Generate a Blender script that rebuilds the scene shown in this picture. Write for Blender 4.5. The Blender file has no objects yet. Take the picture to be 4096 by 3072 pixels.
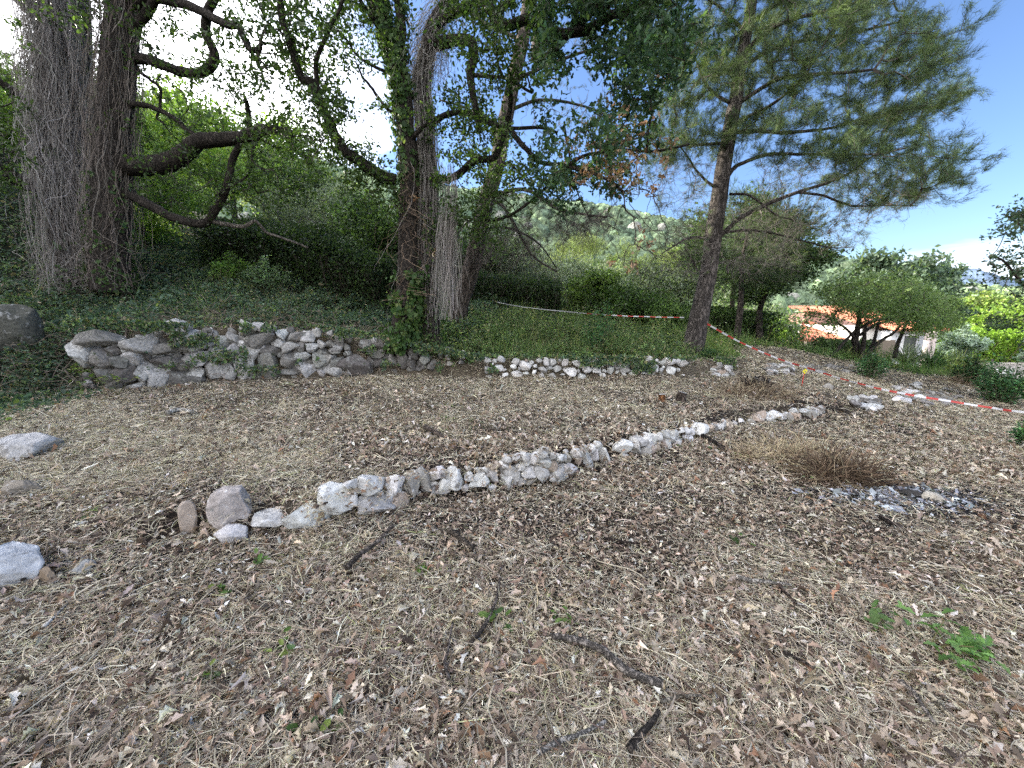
import bpy, math
import numpy as np
from mathutils import Matrix, Vector

# ------------------------------------------------------------------ camera, world, sun, exposure
W_PX, H_PX, F_PX = 1024.0, 768.0, 385.0
PITCH = math.radians(10.0)
EYE = 1.6
SUN_AZ = math.radians(-62.0)      # measured from the viewing direction (+Y), negative = left
SUN_EL = math.radians(21.0)

scene = bpy.context.scene
cam_data = bpy.data.cameras.new('camera')
cam_data.sensor_width = 36.0
cam_data.lens = F_PX / W_PX * 36.0
cam_data.clip_start = 0.05
cam_data.clip_end = 5000.0
cam = bpy.data.objects.new('camera', cam_data)
cam.location = (0, 0, EYE)
cam.rotation_euler = (math.radians(90) - PITCH, 0, 0)
scene.collection.objects.link(cam)
scene.camera = cam

scene.view_settings.view_transform = 'Standard'
scene.view_settings.look = 'None'
scene.view_settings.gamma = 1.0
scene.view_settings.exposure = 2.25
scene.render.film_transparent = False
scene.cycles.max_bounces = 6
scene.cycles.diffuse_bounces = 3
scene.cycles.transmission_bounces = 3
scene.cycles.glossy_bounces = 2
scene.cycles.volume_bounces = 0
scene.cycles.use_denoising = False

world = bpy.data.worlds.new('World')
scene.world = world
world.use_nodes = True
nt = world.node_tree
nt.nodes.clear()
def wn(t, **k):
    n = nt.nodes.new(t)
    for a, b in k.items(): setattr(n, a, b)
    return n
out = wn('ShaderNodeOutputWorld'); bg = wn('ShaderNodeBackground')
sky = wn('ShaderNodeTexSky', sky_type='NISHITA', sun_disc=False)
sky.sun_elevation = SUN_EL
sky.sun_rotation = SUN_AZ
sky.altitude = 100; sky.air_density = 1.0; sky.dust_density = 0.6; sky.ozone_density = 1.6
tc = wn('ShaderNodeTexCoord')
sep = wn('ShaderNodeSeparateXYZ')
nt.links.new(tc.outputs['Generated'], sep.inputs[0])
mp = wn('ShaderNodeMapping'); mp.inputs['Scale'].default_value = (1.3, 1.3, 6.0)
nt.links.new(tc.outputs['Generated'], mp.inputs[0])
nz = wn('ShaderNodeTexNoise'); nz.inputs['Scale'].default_value = 1.9; nz.inputs['Detail'].default_value = 7; nz.inputs['Roughness'].default_value = 0.55
nt.links.new(mp.outputs[0], nz.inputs['Vector'])
def math_n(op, a, b=None, clamp=False):
    n = wn('ShaderNodeMath', operation=op, use_clamp=clamp)
    for i, x in enumerate((a, b)):
        if x is None: continue
        if isinstance(x, (int, float)): n.inputs[i].default_value = x
        else: nt.links.new(x, n.inputs[i])
    return n.outputs[0]
# cloud cover: a bank low over the horizon, and thin bright cloud over the left half of the sky
azl = math_n('MULTIPLY', sep.outputs[0], -1.0)                       # +1 to the left
cover_left = math_n('MULTIPLY', math_n('ADD', azl, 0.02), 1.7, True)
low = math_n('SUBTRACT', 1.0, math_n('MULTIPLY', sep.outputs[2], 4.2), True)
cover = math_n('MAXIMUM', cover_left, math_n('MULTIPLY', low, 0.92))
back = math_n('MULTIPLY', math_n('MULTIPLY', sep.outputs[1], -1.0), 1.2, True)  # unseen cloud added behind the camera to strengthen the ambient light
cover = math_n('MAXIMUM', cover, math_n('MULTIPLY', back, 0.8))
cl = math_n('ADD', math_n('MULTIPLY', math_n('SUBTRACT', nz.outputs['Fac'], 0.5), 2.2), math_n('MULTIPLY', math_n('SUBTRACT', cover, 0.42), 2.6))
cl = math_n('MAXIMUM', cl, 0.0); cl = math_n('MINIMUM', cl, 1.0)
cl = math_n('MULTIPLY', cl, 0.9)
cbright = math_n('ADD', 5.0, math_n('MULTIPLY', cover_left, 7.5))
ccol = wn('ShaderNodeCombineColor')
nt.links.new(cbright, ccol.inputs[0]); nt.links.new(cbright, ccol.inputs[1])
nt.links.new(math_n('MULTIPLY', cbright, 1.05), ccol.inputs[2])
mix = wn('ShaderNodeMix', data_type='RGBA')
nt.links.new(cl, mix.inputs['Factor'])
gain = wn('ShaderNodeMix', data_type='RGBA', blend_type='MULTIPLY'); gain.inputs['Factor'].default_value = 1.0
gain.inputs['B'].default_value = (0.40, 0.45, 0.56, 1)
nt.links.new(sky.outputs[0], gain.inputs['A'])
nt.links.new(gain.outputs['Result'], mix.inputs['A']); nt.links.new(ccol.outputs[0], mix.inputs['B'])
nt.links.new(mix.outputs['Result'], bg.inputs['Color'])
bg.inputs['Strength'].default_value = 0.12
nt.links.new(bg.outputs[0], out.inputs[0])

sun_d = bpy.data.lights.new('sun', 'SUN'); sun_d.energy = 3.0; sun_d.angle = math.radians(0.5); sun_d.color = (1.0, 0.93, 0.80)
sun = bpy.data.objects.new('sun', sun_d); scene.collection.objects.link(sun)
sd = Vector((math.sin(SUN_AZ) * math.cos(SUN_EL), math.cos(SUN_AZ) * math.cos(SUN_EL), math.sin(SUN_EL)))
sun.rotation_euler = sd.to_track_quat('Z', 'Y').to_euler()
sun.location = (-40, 10, 30)

# ------------------------------------------------------------------ helpers
rng = np.random.default_rng(11)
C = scene.collection
cP, sP = math.cos(PITCH), math.sin(PITCH)

def P(u, v, d):
    """world point seen at photo pixel (u,v) (1024x768) at forward distance d metres"""
    dy = F_PX * cP - (v - H_PX / 2) * sP
    dz = -(v - H_PX / 2) * cP - F_PX * sP
    return np.array(((u - W_PX / 2) / dy * d, d, EYE + dz / dy * d))

def PV(U, V, D):
    U, V, D = np.asarray(U, float), np.asarray(V, float), np.asarray(D, float)
    dy = F_PX * cP - (V - H_PX / 2) * sP
    dz = -(V - H_PX / 2) * cP - F_PX * sP
    return np.stack(((U - W_PX / 2) / dy * D, D + 0 * U, EYE + dz / dy * D), -1)

def ss(t):
    t = np.clip(t, 0, 1); return t * t * (3 - 2 * t)

def new_mesh(name, V, F, col=None, smooth=False):
    """V (n,3); F list of (m,k) int arrays; col (n,3) point colours"""
    me = bpy.data.meshes.new(name)
    V = np.ascontiguousarray(V, np.float32)
    me.vertices.add(len(V)); me.vertices.foreach_set('co', V.ravel())
    if not isinstance(F, (list, tuple)): F = [F]
    F = [np.asarray(f, np.int32) for f in F if len(f)]
    loops = np.concatenate([f.ravel() for f in F])
    tot = np.concatenate([np.full(len(f), f.shape[1], np.int32) for f in F])
    start = np.concatenate(([0], np.cumsum(tot)[:-1])).astype(np.int32)
    me.loops.add(len(loops)); me.loops.foreach_set('vertex_index', loops)
    me.polygons.add(len(tot)); me.polygons.foreach_set('loop_start', start); me.polygons.foreach_set('loop_total', tot)
    me.polygons.foreach_set('use_smooth', np.full(len(tot), bool(smooth)))
    if col is not None:
        a = me.color_attributes.new('col', 'FLOAT_COLOR', 'POINT')
        c4 = np.ones((len(V), 4), np.float32); c4[:, :3] = col
        a.data.foreach_set('color', c4.ravel())
    me.update(calc_edges=True)
    return me

class MB:
    def __init__(s): s.V = []; s.F = {}; s.C = []; s.n = 0
    def add(s, V, F, col=(0.5, 0.5, 0.5)):
        V = np.asarray(V, float)
        if not len(V): return
        if not isinstance(F, (list, tuple)): F = [F]
        for f in F:
            f = np.asarray(f)
            if len(f): s.F.setdefault(f.shape[1], []).append(f + s.n)
        col = np.asarray(col, float)
        if col.ndim == 1: col = np.tile(col, (len(V), 1))
        s.V.append(V); s.C.append(col); s.n += len(V)
    def build(s, name, mat, parent=None, loc=None, smooth=False):
        V = np.concatenate(s.V); col = np.concatenate(s.C)
        F = [np.concatenate(x) for x in s.F.values()]
        if loc is None:
            loc = np.array(parent.location) if parent is not None else np.array((V[:, 0].mean(), V[:, 1].mean(), V[:, 2].min()))
        loc = np.asarray(loc, float)
        me = new_mesh(name, V - loc, F, col, smooth)
        if isinstance(mat, (list, tuple)):
            for m in mat: me.materials.append(m)
        else: me.materials.append(mat)
        o = bpy.data.objects.new(name, me); C.objects.link(o)
        if parent is not None:
            o.parent = parent; pl = np.array(parent.location)
            q = parent.parent
            o.location = loc - pl if q is None else (0, 0, 0)
        else: o.location = loc
        return o

def tag(o, label=None, cat=None, group=None, kind=None):
    if label: o['label'] = label
    if cat: o['category'] = cat
    if group: o['group'] = group
    if kind: o['kind'] = kind
    return o

def empty(name, loc, label, cat, group=None):
    o = bpy.data.objects.new(name, None); C.objects.link(o)
    o.location = [float(x) for x in loc]; o.empty_display_size = 0.3
    return tag(o, label, cat, group)

def inst(T, TF, pos, R, s):
    """merge copies of template (T verts, TF faces) at pos with rotation matrices R and scale s"""
    pos = np.asarray(pos, float); N = len(pos); m = len(T)
    s = np.asarray(s, float)
    if s.ndim == 0: s = np.full(N, float(s))
    S = s[:, None] if s.ndim == 1 else s
    V = np.einsum('nij,nmj->nmi', R, T[None] * S[:, None, :]) + pos[:, None, :]
    TFs = TF if isinstance(TF, (list, tuple)) else [TF]
    off = (np.arange(N) * m)[:, None, None]
    F = [(np.asarray(f)[None] + off).reshape(-1, np.asarray(f).shape[1]) for f in TFs]
    return V.reshape(-1, 3), F

def unit(a): return a / np.maximum(np.linalg.norm(a, axis=-1, keepdims=True), 1e-9)

def frames(xd, up=None):
    """rotation matrices whose x axis is xd; z random unless up is given"""
    xd = unit(np.asarray(xd, float)); N = len(xd)
    r = rng.normal(size=(N, 3)) if up is None else np.asarray(up, float) * np.ones((N, 3))
    z = unit(r - (r * xd).sum(-1, keepdims=True) * xd)
    y = np.cross(z, xd)
    return np.stack((xd, y, z), -1)

def rand_dir(N, flat=1.0):
    d = rng.normal(size=(N, 3)); d[:, 2] *= flat; return unit(d)

def catmull(p, n=8):
    p = np.asarray(p, float)
    if len(p) < 3:
        t = np.linspace(0, 1, n + 1)[:, None]; return p[0] * (1 - t) + p[1] * t
    q = np.vstack((2 * p[0] - p[1], p, 2 * p[-1] - p[-2])); o = []
    for i in range(1, len(q) - 2):
        for t in np.linspace(0, 1, n, endpoint=False):
            o.append(0.5 * (2 * q[i] + (q[i + 1] - q[i - 1]) * t + (2 * q[i - 1] - 5 * q[i] + 4 * q[i + 1] - q[i + 2]) * t * t + (3 * q[i] - q[i - 1] - 3 * q[i + 1] + q[i + 2]) * t ** 3))
    o.append(q[-2]); return np.array(o)

def vnoise(p, seed=0):
    """cheap smooth pseudo noise in -1..1 from summed sines, p (n,3)"""
    r = np.random.default_rng(seed); o = 0
    for k in range(7):
        w = r.normal(size=3) * (1.0 + 0.55 * k); ph = r.uniform(0, 6.28)
        o = o + np.sin(p @ w + ph) / (1 + 0.35 * k)
    return o / 3.2

def tube(path, rad, sides=8, rough=0.0, seed=0, cap=True):
    path = np.asarray(path, float); n = len(path)
    rad = np.asarray(rad, float) * np.ones(n)
    T = np.gradient(path, axis=0); T = unit(T)
    a = np.array((0.31, 0.95, 0.05)) if abs(T[0] @ np.array((0.31, 0.95, 0.05))) < 0.9 else np.array((1.0, 0, 0))
    N = np.zeros((n, 3)); x = a
    for i in range(n):
        x = x - (x @ T[i]) * T[i]; x = x / np.linalg.norm(x); N[i] = x
    B = np.cross(T, N)
    ph = np.linspace(0, 2 * math.pi, sides, endpoint=False)
    V = path[:, None] + rad[:, None, None] * (np.cos(ph)[None, :, None] * N[:, None] + np.sin(ph)[None, :, None] * B[:, None])
    if rough:
        q = V.reshape(-1, 3)
        d = vnoise(q * (1.1 / max(rad.mean(), .02)), seed) * rough + vnoise(q * (3.1 / max(rad.mean(), .02)), seed + 5) * rough * .4
        c = np.repeat(path, sides, 0)
        V = c + (q - c) * (1 + d[:, None])
    V = V.reshape(-1, 3)
    i = np.arange(n - 1)[:, None] * sides; j = np.arange(sides)[None]; k = (j + 1) % sides
    F = [np.stack((i + j, i + k, i + sides + k, i + sides + j), -1).reshape(-1, 4)]
    if cap:
        V = np.vstack((V, path[:1], path[-1:])); c0 = n * sides
        jj = np.arange(sides); kk = (jj + 1) % sides
        F.append(np.concatenate((np.stack((np.full(sides, c0), kk, jj), -1), np.stack((np.full(sides, c0 + 1), (n - 1) * sides + jj, (n - 1) * sides + kk), -1))))
    return V, F

def prisms(A, B, ra, rb, sides=3):
    """one thin tapered prism per edge A->B"""
    d = unit(B - A); R = frames(d)
    ph = np.linspace(0, 2 * math.pi, sides, endpoint=False)
    ring = np.cos(ph)[None, :, None] * R[:, None, :, 1] + np.sin(ph)[None, :, None] * R[:, None, :, 2]
    V = np.concatenate((A[:, None] + ring * ra[:, None, None], B[:, None] + ring * rb[:, None, None]), 1)
    N = len(A); j = np.arange(sides); k = (j + 1) % sides
    f = np.stack((j, k, k + sides, j + sides), -1)
    F = (f[None] + (np.arange(N) * 2 * sides)[:, None, None]).reshape(-1, 4)
    return V.reshape(-1, 3), F

def strands(paths, r, sides=3):
    """paths (N,K,3) polylines with radius r (N,) -> swept thin tubes sharing rings"""
    N, K, _ = paths.shape
    T = unit(np.gradient(paths, axis=1))
    a = unit(rng.normal(size=(N, 1, 3))); n1 = unit(a - (a * T).sum(-1, keepdims=True) * T); n2 = np.cross(T, n1)
    ph = np.linspace(0, 2 * math.pi, sides, endpoint=False)
    r = np.asarray(r, float); r = r[:, None] * np.ones((1, K)) if r.ndim == 1 else r
    V = paths[:, :, None] + r[:, :, None, None] * (np.cos(ph)[None, None, :, None] * n1[:, :, None] + np.sin(ph)[None, None, :, None] * n2[:, :, None])
    i = (np.arange(N) * K * sides)[:, None, None]; k = (np.arange(K - 1) * sides)[None, :, None]; j = np.arange(sides)[None, None]
    j2 = (j + 1) % sides
    F = np.stack((i + k + j, i + k + j2, i + k + sides + j2, i + k + sides + j), -1).reshape(-1, 4)
    return V.reshape(-1, 3), F

# leaf and blade templates (x = along the leaf)
def oak_leaf():
    x = np.array((0, .14, .27, .40, .54, .68, .82, 1.0)); w = np.array((.015, .13, .085, .24, .13, .27, .13, 0.05))
    z = .10 * np.sin(x * 3.0)
    mid = np.stack((x, 0 * x, z), -1); L = np.stack((x, w, z + w * .35), -1); Rr = np.stack((x, -w, z + w * .3), -1)
    V = np.vstack((mid, L, Rr)); n = len(x); i = np.arange(n - 1)
    F = np.vstack((np.stack((i, i + 1, n + i + 1, n + i), -1), np.stack((i + 1, i, 2 * n + i, 2 * n + i + 1), -1)))
    return V, F
def oak_leaf_lite():
    x = np.array((0, .2, .36, .58, .76, 1.0)); w = np.array((.02, .17, .09, .27, .14, 0.03))
    z = .12 * np.sin(x * 3.0)
    mid = np.stack((x, 0 * x, z), -1); L = np.stack((x, w, z + w * .4), -1); Rr = np.stack((x, -w, z + w * .25), -1)
    V = np.vstack((mid, L, Rr)); n = len(x); i = np.arange(n - 1)
    F = np.vstack((np.stack((i, i + 1, n + i + 1, n + i), -1), np.stack((i + 1, i, 2 * n + i, 2 * n + i + 1), -1)))
    return V, F
LEAF6 = (np.array([(0, 0, 0), (.3, .25, .07), (.78, .2, .06), (1, 0, 0), (.78, -.2, .05), (.3, -.25, .08)], float), np.array([(0, 3, 2, 1), (0, 5, 4, 3)]))
LEAF4 = (np.array([(0, 0, 0), (.5, .28, .06), (1, 0, 0), (.5, -.28, .05)], float), np.array([(0, 1, 2, 3)]))
OAK = oak_leaf(); OAKL = oak_leaf_lite()
BLADE = (np.array([(0, .5, 0), (0, -.5, 0), (.5, -.4, .06), (.5, .4, .06), (1, -.12, .0), (1, .12, .0)], float), np.array([(0, 1, 2, 3), (3, 2, 4, 5)]))

def scatter_leaves(mb, T, pos, size, cols, flat=1.0, xd=None, up=None, wid=None):
    N = len(pos)
    if xd is None: xd = rand_dir(N, flat)
    R = frames(xd, up)
    s = size if wid is None else np.stack((size, wid, (size + wid) / 2), -1)
    V, F = inst(T[0], T[1], pos, R, s)
    mb.add(V, F, np.repeat(cols, len(T[0]), 0))

def pick(pal, N, var=0.12, hue=0.10):
    """N colours from a list of (weight, rgb) with per item brightness variation"""
    w = np.array([p[0] for p in pal], float); w /= w.sum()
    c = np.array([p[1] for p in pal], float)[rng.choice(len(pal), N, p=w)]
    return np.clip(c * np.exp(rng.normal(0, var, (N, 1))) * np.exp(rng.normal(0, var * hue, (N, 3))), 0, 1)

# ------------------------------------------------------------------ materials
def mat_base(name):
    m = bpy.data.materials.new(name); m.use_nodes = True; t = m.node_tree; t.nodes.clear()
    return m, t
def N_(t, typ, **k):
    n = t.nodes.new(typ)
    for a, b in k.items(): setattr(n, a, b)
    return n
def mat_leaf(name, transl=0.35, rough=0.55, tint=(1, 1, 1)):
    m, t = mat_base(name)
    o = N_(t, 'ShaderNodeOutputMaterial'); p = N_(t, 'ShaderNodeBsdfPrincipled'); a = N_(t, 'ShaderNodeAttribute', attribute_name='col')
    p.inputs['Roughness'].default_value = rough; p.inputs['Specular IOR Level'].default_value = 0.25
    t.links.new(a.outputs['Color'], p.inputs['Base Color'])
    if transl:
        tr = N_(t, 'ShaderNodeBsdfTranslucent'); mx = N_(t, 'ShaderNodeMixShader'); mx.inputs[0].default_value = transl
        mul = N_(t, 'ShaderNodeMix', data_type='RGBA', blend_type='MULTIPLY'); mul.inputs['Factor'].default_value = 1
        mul.inputs['B'].default_value = (1.25, 1.35, 0.6, 1)
        t.links.new(a.outputs['Color'], mul.inputs['A']); t.links.new(mul.outputs['Result'], tr.inputs['Color'])
        t.links.new(p.outputs[0], mx.inputs[1]); t.links.new(tr.outputs[0], mx.inputs[2]); t.links.new(mx.outputs[0], o.inputs[0])
    else: t.links.new(p.outputs[0], o.inputs[0])
    return m
def mat_rough(name, scale=6.0, lo=0.6, hi=1.35, rough=0.9, bump=0.5, dist=0.02, detail=8, stretch=(1, 1, 1), vor=0.0, vscale=4.0, coords='Object', spots=None):
    """attribute colour x noise; spots=(scale, threshold, rgb) adds blotches"""
    m, t = mat_base(name)
    o = N_(t, 'ShaderNodeOutputMaterial'); p = N_(t, 'ShaderNodeBsdfPrincipled'); a = N_(t, 'ShaderNodeAttribute', attribute_name='col')
    p.inputs['Roughness'].default_value = rough; p.inputs['Specular IOR Level'].default_value = 0.2
    tcn = N_(t, 'ShaderNodeTexCoord'); mpn = N_(t, 'ShaderNodeMapping'); mpn.inputs['Scale'].default_value = stretch
    t.links.new(tcn.outputs[coords], mpn.inputs[0])
    n = N_(t, 'ShaderNodeTexNoise'); n.inputs['Scale'].default_value = scale; n.inputs['Detail'].default_value = detail; n.inputs['Roughness'].default_value = 0.65
    t.links.new(mpn.outputs[0], n.inputs['Vector'])
    mr = N_(t, 'ShaderNodeMapRange'); mr.inputs['From Min'].default_value = .3; mr.inputs['From Max'].default_value = .7
    mr.inputs['To Min'].default_value = lo; mr.inputs['To Max'].default_value = hi
    t.links.new(n.outputs['Fac'], mr.inputs['Value'])
    mul = N_(t, 'ShaderNodeVectorMath', operation='SCALE'); t.links.new(a.outputs['Color'], mul.inputs[0]); t.links.new(mr.outputs[0], mul.inputs['Scale'])
    col = mul.outputs[0]; hgt = n.outputs['Fac']
    if vor:
        v = N_(t, 'ShaderNodeTexVoronoi', feature='DISTANCE_TO_EDGE'); v.inputs['Scale'].default_value = vscale
        wv = N_(t, 'ShaderNodeVectorMath', operation='MULTIPLY_ADD'); wv.inputs[1].default_value = (.35, .35, .35)
        t.links.new(n.outputs['Color'], wv.inputs[0]); t.links.new(mpn.outputs[0], wv.inputs[2]); t.links.new(wv.outputs[0], v.inputs['Vector'])
        m2 = N_(t, 'ShaderNodeMapRange'); m2.inputs['From Max'].default_value = .18; m2.inputs['To Min'].default_value = 1 - vor; m2.inputs['To Max'].default_value = 1
        t.links.new(v.outputs['Distance'], m2.inputs['Value'])
        mu2 = N_(t, 'ShaderNodeVectorMath', operation='SCALE'); t.links.new(col, mu2.inputs[0]); t.links.new(m2.outputs[0], mu2.inputs['Scale']); col = mu2.outputs[0]
        ad = N_(t, 'ShaderNodeMath', operation='MULTIPLY_ADD'); ad.inputs[1].default_value = 1.3
        t.links.new(m2.outputs[0], ad.inputs[0]); t.links.new(n.outputs['Fac'], ad.inputs[2]); hgt = ad.outputs[0]
    if spots:
        for sc_, th, rgb in spots:
            n3 = N_(t, 'ShaderNodeTexNoise'); n3.inputs['Scale'].default_value = sc_; n3.inputs['Detail'].default_value = 5; n3.inputs['Roughness'].default_value = .7
            t.links.new(tcn.outputs[coords], n3.inputs['Vector'])
            r3 = N_(t, 'ShaderNodeMapRange'); r3.inputs['From Min'].default_value = th; r3.inputs['From Max'].default_value = th + .07
            t.links.new(n3.outputs['Fac'], r3.inputs['Value'])
            mx3 = N_(t, 'ShaderNodeMix', data_type='RGBA'); mx3.inputs['B'].default_value = (*rgb, 1)
            t.links.new(r3.outputs[0], mx3.inputs['Factor']); t.links.new(col, mx3.inputs['A']); col = mx3.outputs['Result']
    t.links.new(col, p.inputs['Base Color'])
    if bump:
        b = N_(t, 'ShaderNodeBump'); b.inputs['Strength'].default_value = bump; b.inputs['Distance'].default_value = dist
        t.links.new(hgt, b.inputs['Height']); t.links.new(b.outputs[0], p.inputs['Normal'])
    t.links.new(p.outputs[0], o.inputs[0])
    return m

M_leaf = mat_leaf('broad_leaf', 0.4, 0.45)
M_needle = mat_leaf('pine_needle', 0.25, 0.5)
M_dry = mat_leaf('dry_leaf', 0.15, 0.8)
M_straw = mat_leaf('straw', 0.1, 0.7)
M_twig = mat_leaf('twig_bark', 0.0, 0.9)
M_bark = mat_rough('furrowed_bark', 14, .5, 1.5, .95, .9, .03, stretch=(1, 1, .42), vor=.6, vscale=16)
M_pbark = mat_rough('pine_bark', 12, .6, 1.4, .95, .9, .03, stretch=(1, 1, .35), vor=.65, vscale=11)
M_stone = mat_rough('limestone', 16, .62, 1.3, .9, 1.0, .022, spots=[(9.0, .57, (.26, .25, .235)), (30.0, .63, (.13, .13, .12)), (15.0, .60, (.68, .67, .65)), (6.0, .66, (.30, .23, .16))])
M_dstone = mat_rough('weathered_stone', 26, .45, 1.5, .95, .9, .02, spots=[(9.0, .57, (.30, .30, .28)), (30.0, .60, (.045, .045, .04)), (14.0, .60, (.055, .07, .035)), (40.0, .63, (.42, .42, .40))])
M_ground = mat_rough('litter_ground', 26, .35, 1.7, .95, .9, .03, detail=12, vor=.45, vscale=42, coords='Object')
M_paint = mat_rough('plain_paint', 30, .92, 1.06, .6, .1, .003)
M_tape = mat_rough('plastic_tape', 40, .95, 1.03, .35, .05, .002)
M_tile = mat_rough('roof_tile', 5, .75, 1.2, .85, .3, .02)
M_wall = mat_rough('render_wall', 3, .9, 1.05, .85, .2, .01)
M_hill = mat_rough('wooded_hill', .35, .35, 1.5, .95, 1.0, 2.0, detail=10)
# ------------------------------------------------------------------ terrain
# front terrace wall and back terrace wall: foot line seen in the photo
W1_UV = [(150, 548), (185, 540), (227, 545), (262, 534), (300, 535), (345, 522), (384, 515), (430, 497), (470, 492), (500, 488), (555, 484), (606, 462), (648, 455), (694, 442), (741, 428), (790, 424), (828, 419)]
def flat_hit(u, v, z):
    p0 = P(u, v, 1.0); k = (z - EYE) / (p0[2] - EYE); return P(u, v, k)
W1 = np.array([flat_hit(u, v, 0.0) for u, v in W1_UV])
W2_UV = [(66, 392), (110, 390), (153, 387), (205, 384), (259, 381), (320, 378), (370, 375), (430, 376), (480, 378), (532, 378), (600, 377), (685, 377), (735, 371)]
W2Z = [.36, .36, .36, .36, .37, .38, .4, .38, .36, .36, .36, .36, .38]
W2 = np.array([flat_hit(u, v, z) for (u, v), z in zip(W2_UV, W2Z)])
w1x = np.concatenate(([-6], W1[:, 0], [9])); w1y = np.concatenate(([2.0], W1[:, 1], [7.2]))
w2x = np.concatenate(([-22, -13, -9.0], W2[:, 0], [8, 12])); w2y = np.concatenate(([2.0, 4.0, 5.2], W2[:, 1], [11.5, 13]))
def Yw1(x): return np.interp(x, w1x, w1y)
def Yw2(x): return np.interp(x, w2x, w2y)
H1x = [-3.6, -2.5, -1.6, -.9, 0, .6, 1.1, 2.3, 3.3, 4.9, 6.2]; H1v = [0, .14, .2, .26, .28, .29, .22, .2, .18, .16, 0]
H2x = [-16, -9, -7.4, -5, -3, -1.6, -.5, .5, 3.6, 5, 6.5]; H2v = [.5, .8, .95, .9, .7, .42, .3, .3, .28, .15, 0]
def steps(x, y):
    n1 = .025 * np.sin(x * 5.1) + .02 * np.sin(x * 13 + 1)
    s = np.interp(x, H1x, H1v) * ss((y - Yw1(x) - .03 - n1) / .14)
    wid = np.interp(x, [-14, -8, -6.5, 8], [2.2, 1.6, .18, .2])
    s = s + np.interp(x, H2x, H2v) * ss((y - Yw2(x) - .03 - n1) / wid)
    return s
ctl = [(-6, 1.5, .1), (-12, 0, .8), (0, 0, 0), (0, 2, 0), (-2, 1, .02), (3, 2, -.02), (6, 2, -.05), (12, 3, -.25), (11, 6, -.4), (-3, 0, .05), (4, 4, -.02), (6.5, 5, -.1),
       (0, -6, -.1), (-12, -6, .9), (12, -6, -.6), (-20, -20, 3), (20, -20, -1.5), (0, -20, 0),
       (-6, 4.5, .34), (-6, 6.2, .37), (-3, 5, .34), (0, 5, .30), (0, 7, .34), (3, 7, .35), (5, 7.5, .32), (4, 6.6, .28), (7, 7.5, .15), (-9, 3.2, .45), (-2.2, 3.4, .2), (6.8, 9, .35), (-3, 7.45, .38), (-2, 7.45, .38), (-1, 7.4, .36), (-4.5, 7.0, .37), (-3, 6.3, .36), (-1.5, 6.2, .35), (-4.5, 6, .36), (-6, 5.5, .36)]
for u, v, d in [(20, 292, 9), (110, 272, 10), (60, 330, 7.6), (190, 290, 10), (250, 287, 10.5), (300, 292, 11.5), (380, 308, 11.5), (300, 322, 8.6), (400, 345, 8.4), (455, 322, 10.8), (530, 352, 8.8),
                (600, 335, 10.8), (650, 328, 13), (693, 354, 9.3), (740, 350, 11), (765, 345, 12.5), (802, 386, 7.3), (870, 362, 12.5), (872, 379, 10), (960, 380, 11), (1024, 397, 9.5), (1024, 440, 5.6), (900, 400, 7)]:
    ctl.append(tuple(P(u, v, d)))
ctl += [(-5, 20, 4.0), (-14, 18, 5.2), (-24, 16, 8), (-22, 30, 9), (3, 18, 2.2), (6, 22, 1.6), (11, 20, -.2), (18, 20, -1.6), (20, 27, -2.2), (30, 28, -2.7), (14, 30, -1.2), (0, 35, 4.5), (-10, 42, 8),
        (10, 45, 2.0), (22, 50, -2.0), (45, 40, -3.4), (24, 12, -1.4), (40, 5, -3), (50, 60, -3)]
ctl = np.array(ctl)
tgt = ctl[:, 2] - steps(ctl[:, 0], ctl[:, 1])
def tps(r2): return np.where(r2 > 1e-9, .5 * r2 * np.log(np.maximum(r2, 1e-9)), 0)
n_ = len(ctl)
A_ = np.zeros((n_ + 3, n_ + 3)); d2_ = ((ctl[:, None, :2] - ctl[None, :, :2]) ** 2).sum(-1)
A_[:n_, :n_] = tps(d2_) + np.eye(n_) * .04; A_[:n_, n_] = 1; A_[:n_, n_ + 1:] = ctl[:, :2]; A_[n_, :n_] = 1; A_[n_ + 1:, :n_] = ctl[:, :2].T
sol_ = np.linalg.solve(A_, np.concatenate((tgt, [0, 0, 0])))
def height(x, y):
    x = np.asarray(x, float); y = np.asarray(y, float); sh = x.shape; x = x.ravel(); y = y.ravel()
    r = np.hypot(x, y); k = np.minimum(1, 58 / np.maximum(r, 1e-6)); xc, yc = x * k, y * k
    o = np.empty_like(x)
    for a in range(0, len(x), 40000):
        b = slice(a, a + 40000)
        o[b] = tps((xc[b, None] - ctl[None, :, 0]) ** 2 + (yc[b, None] - ctl[None, :, 1]) ** 2) @ sol_[:n_] + sol_[n_] + xc[b] * sol_[n_ + 1] + yc[b] * sol_[n_ + 2]
    far = ss((r - 45) / 60); o = o * (1 - far) + far * np.clip(o, -4, 2.5)
    o += steps(x, y) * (1 - ss((r - 30) / 20))
    o += 15 * ss((-x - 11) / 17) * (1 - ss((y - 8) / 12))          # hillside on the left, raised out of view to shade the clearing
    q = np.stack((x, y, 0 * x), -1)
    o += .035 * vnoise(q * 1.1, 3) + .012 * vnoise(q * 4.0, 4)
    return o.reshape(sh)
def G(u, v, dmin=.8, dmax=60):
    """first terrain point on the ray through photo pixel (u,v)"""
    d = np.exp(np.linspace(math.log(dmin), math.log(dmax), 700)); p = PV(np.full_like(d, u), np.full_like(d, v), d)
    below = p[:, 2] < height(p[:, 0], p[:, 1])
    i = int(np.argmax(below)) if below.any() else len(d) - 1
    q = p[i].copy(); q[2] = height(q[0:1], q[1:2])[0]; return q
def onz(x, y): return float(height(np.array([x]), np.array([y]))[0])

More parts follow.
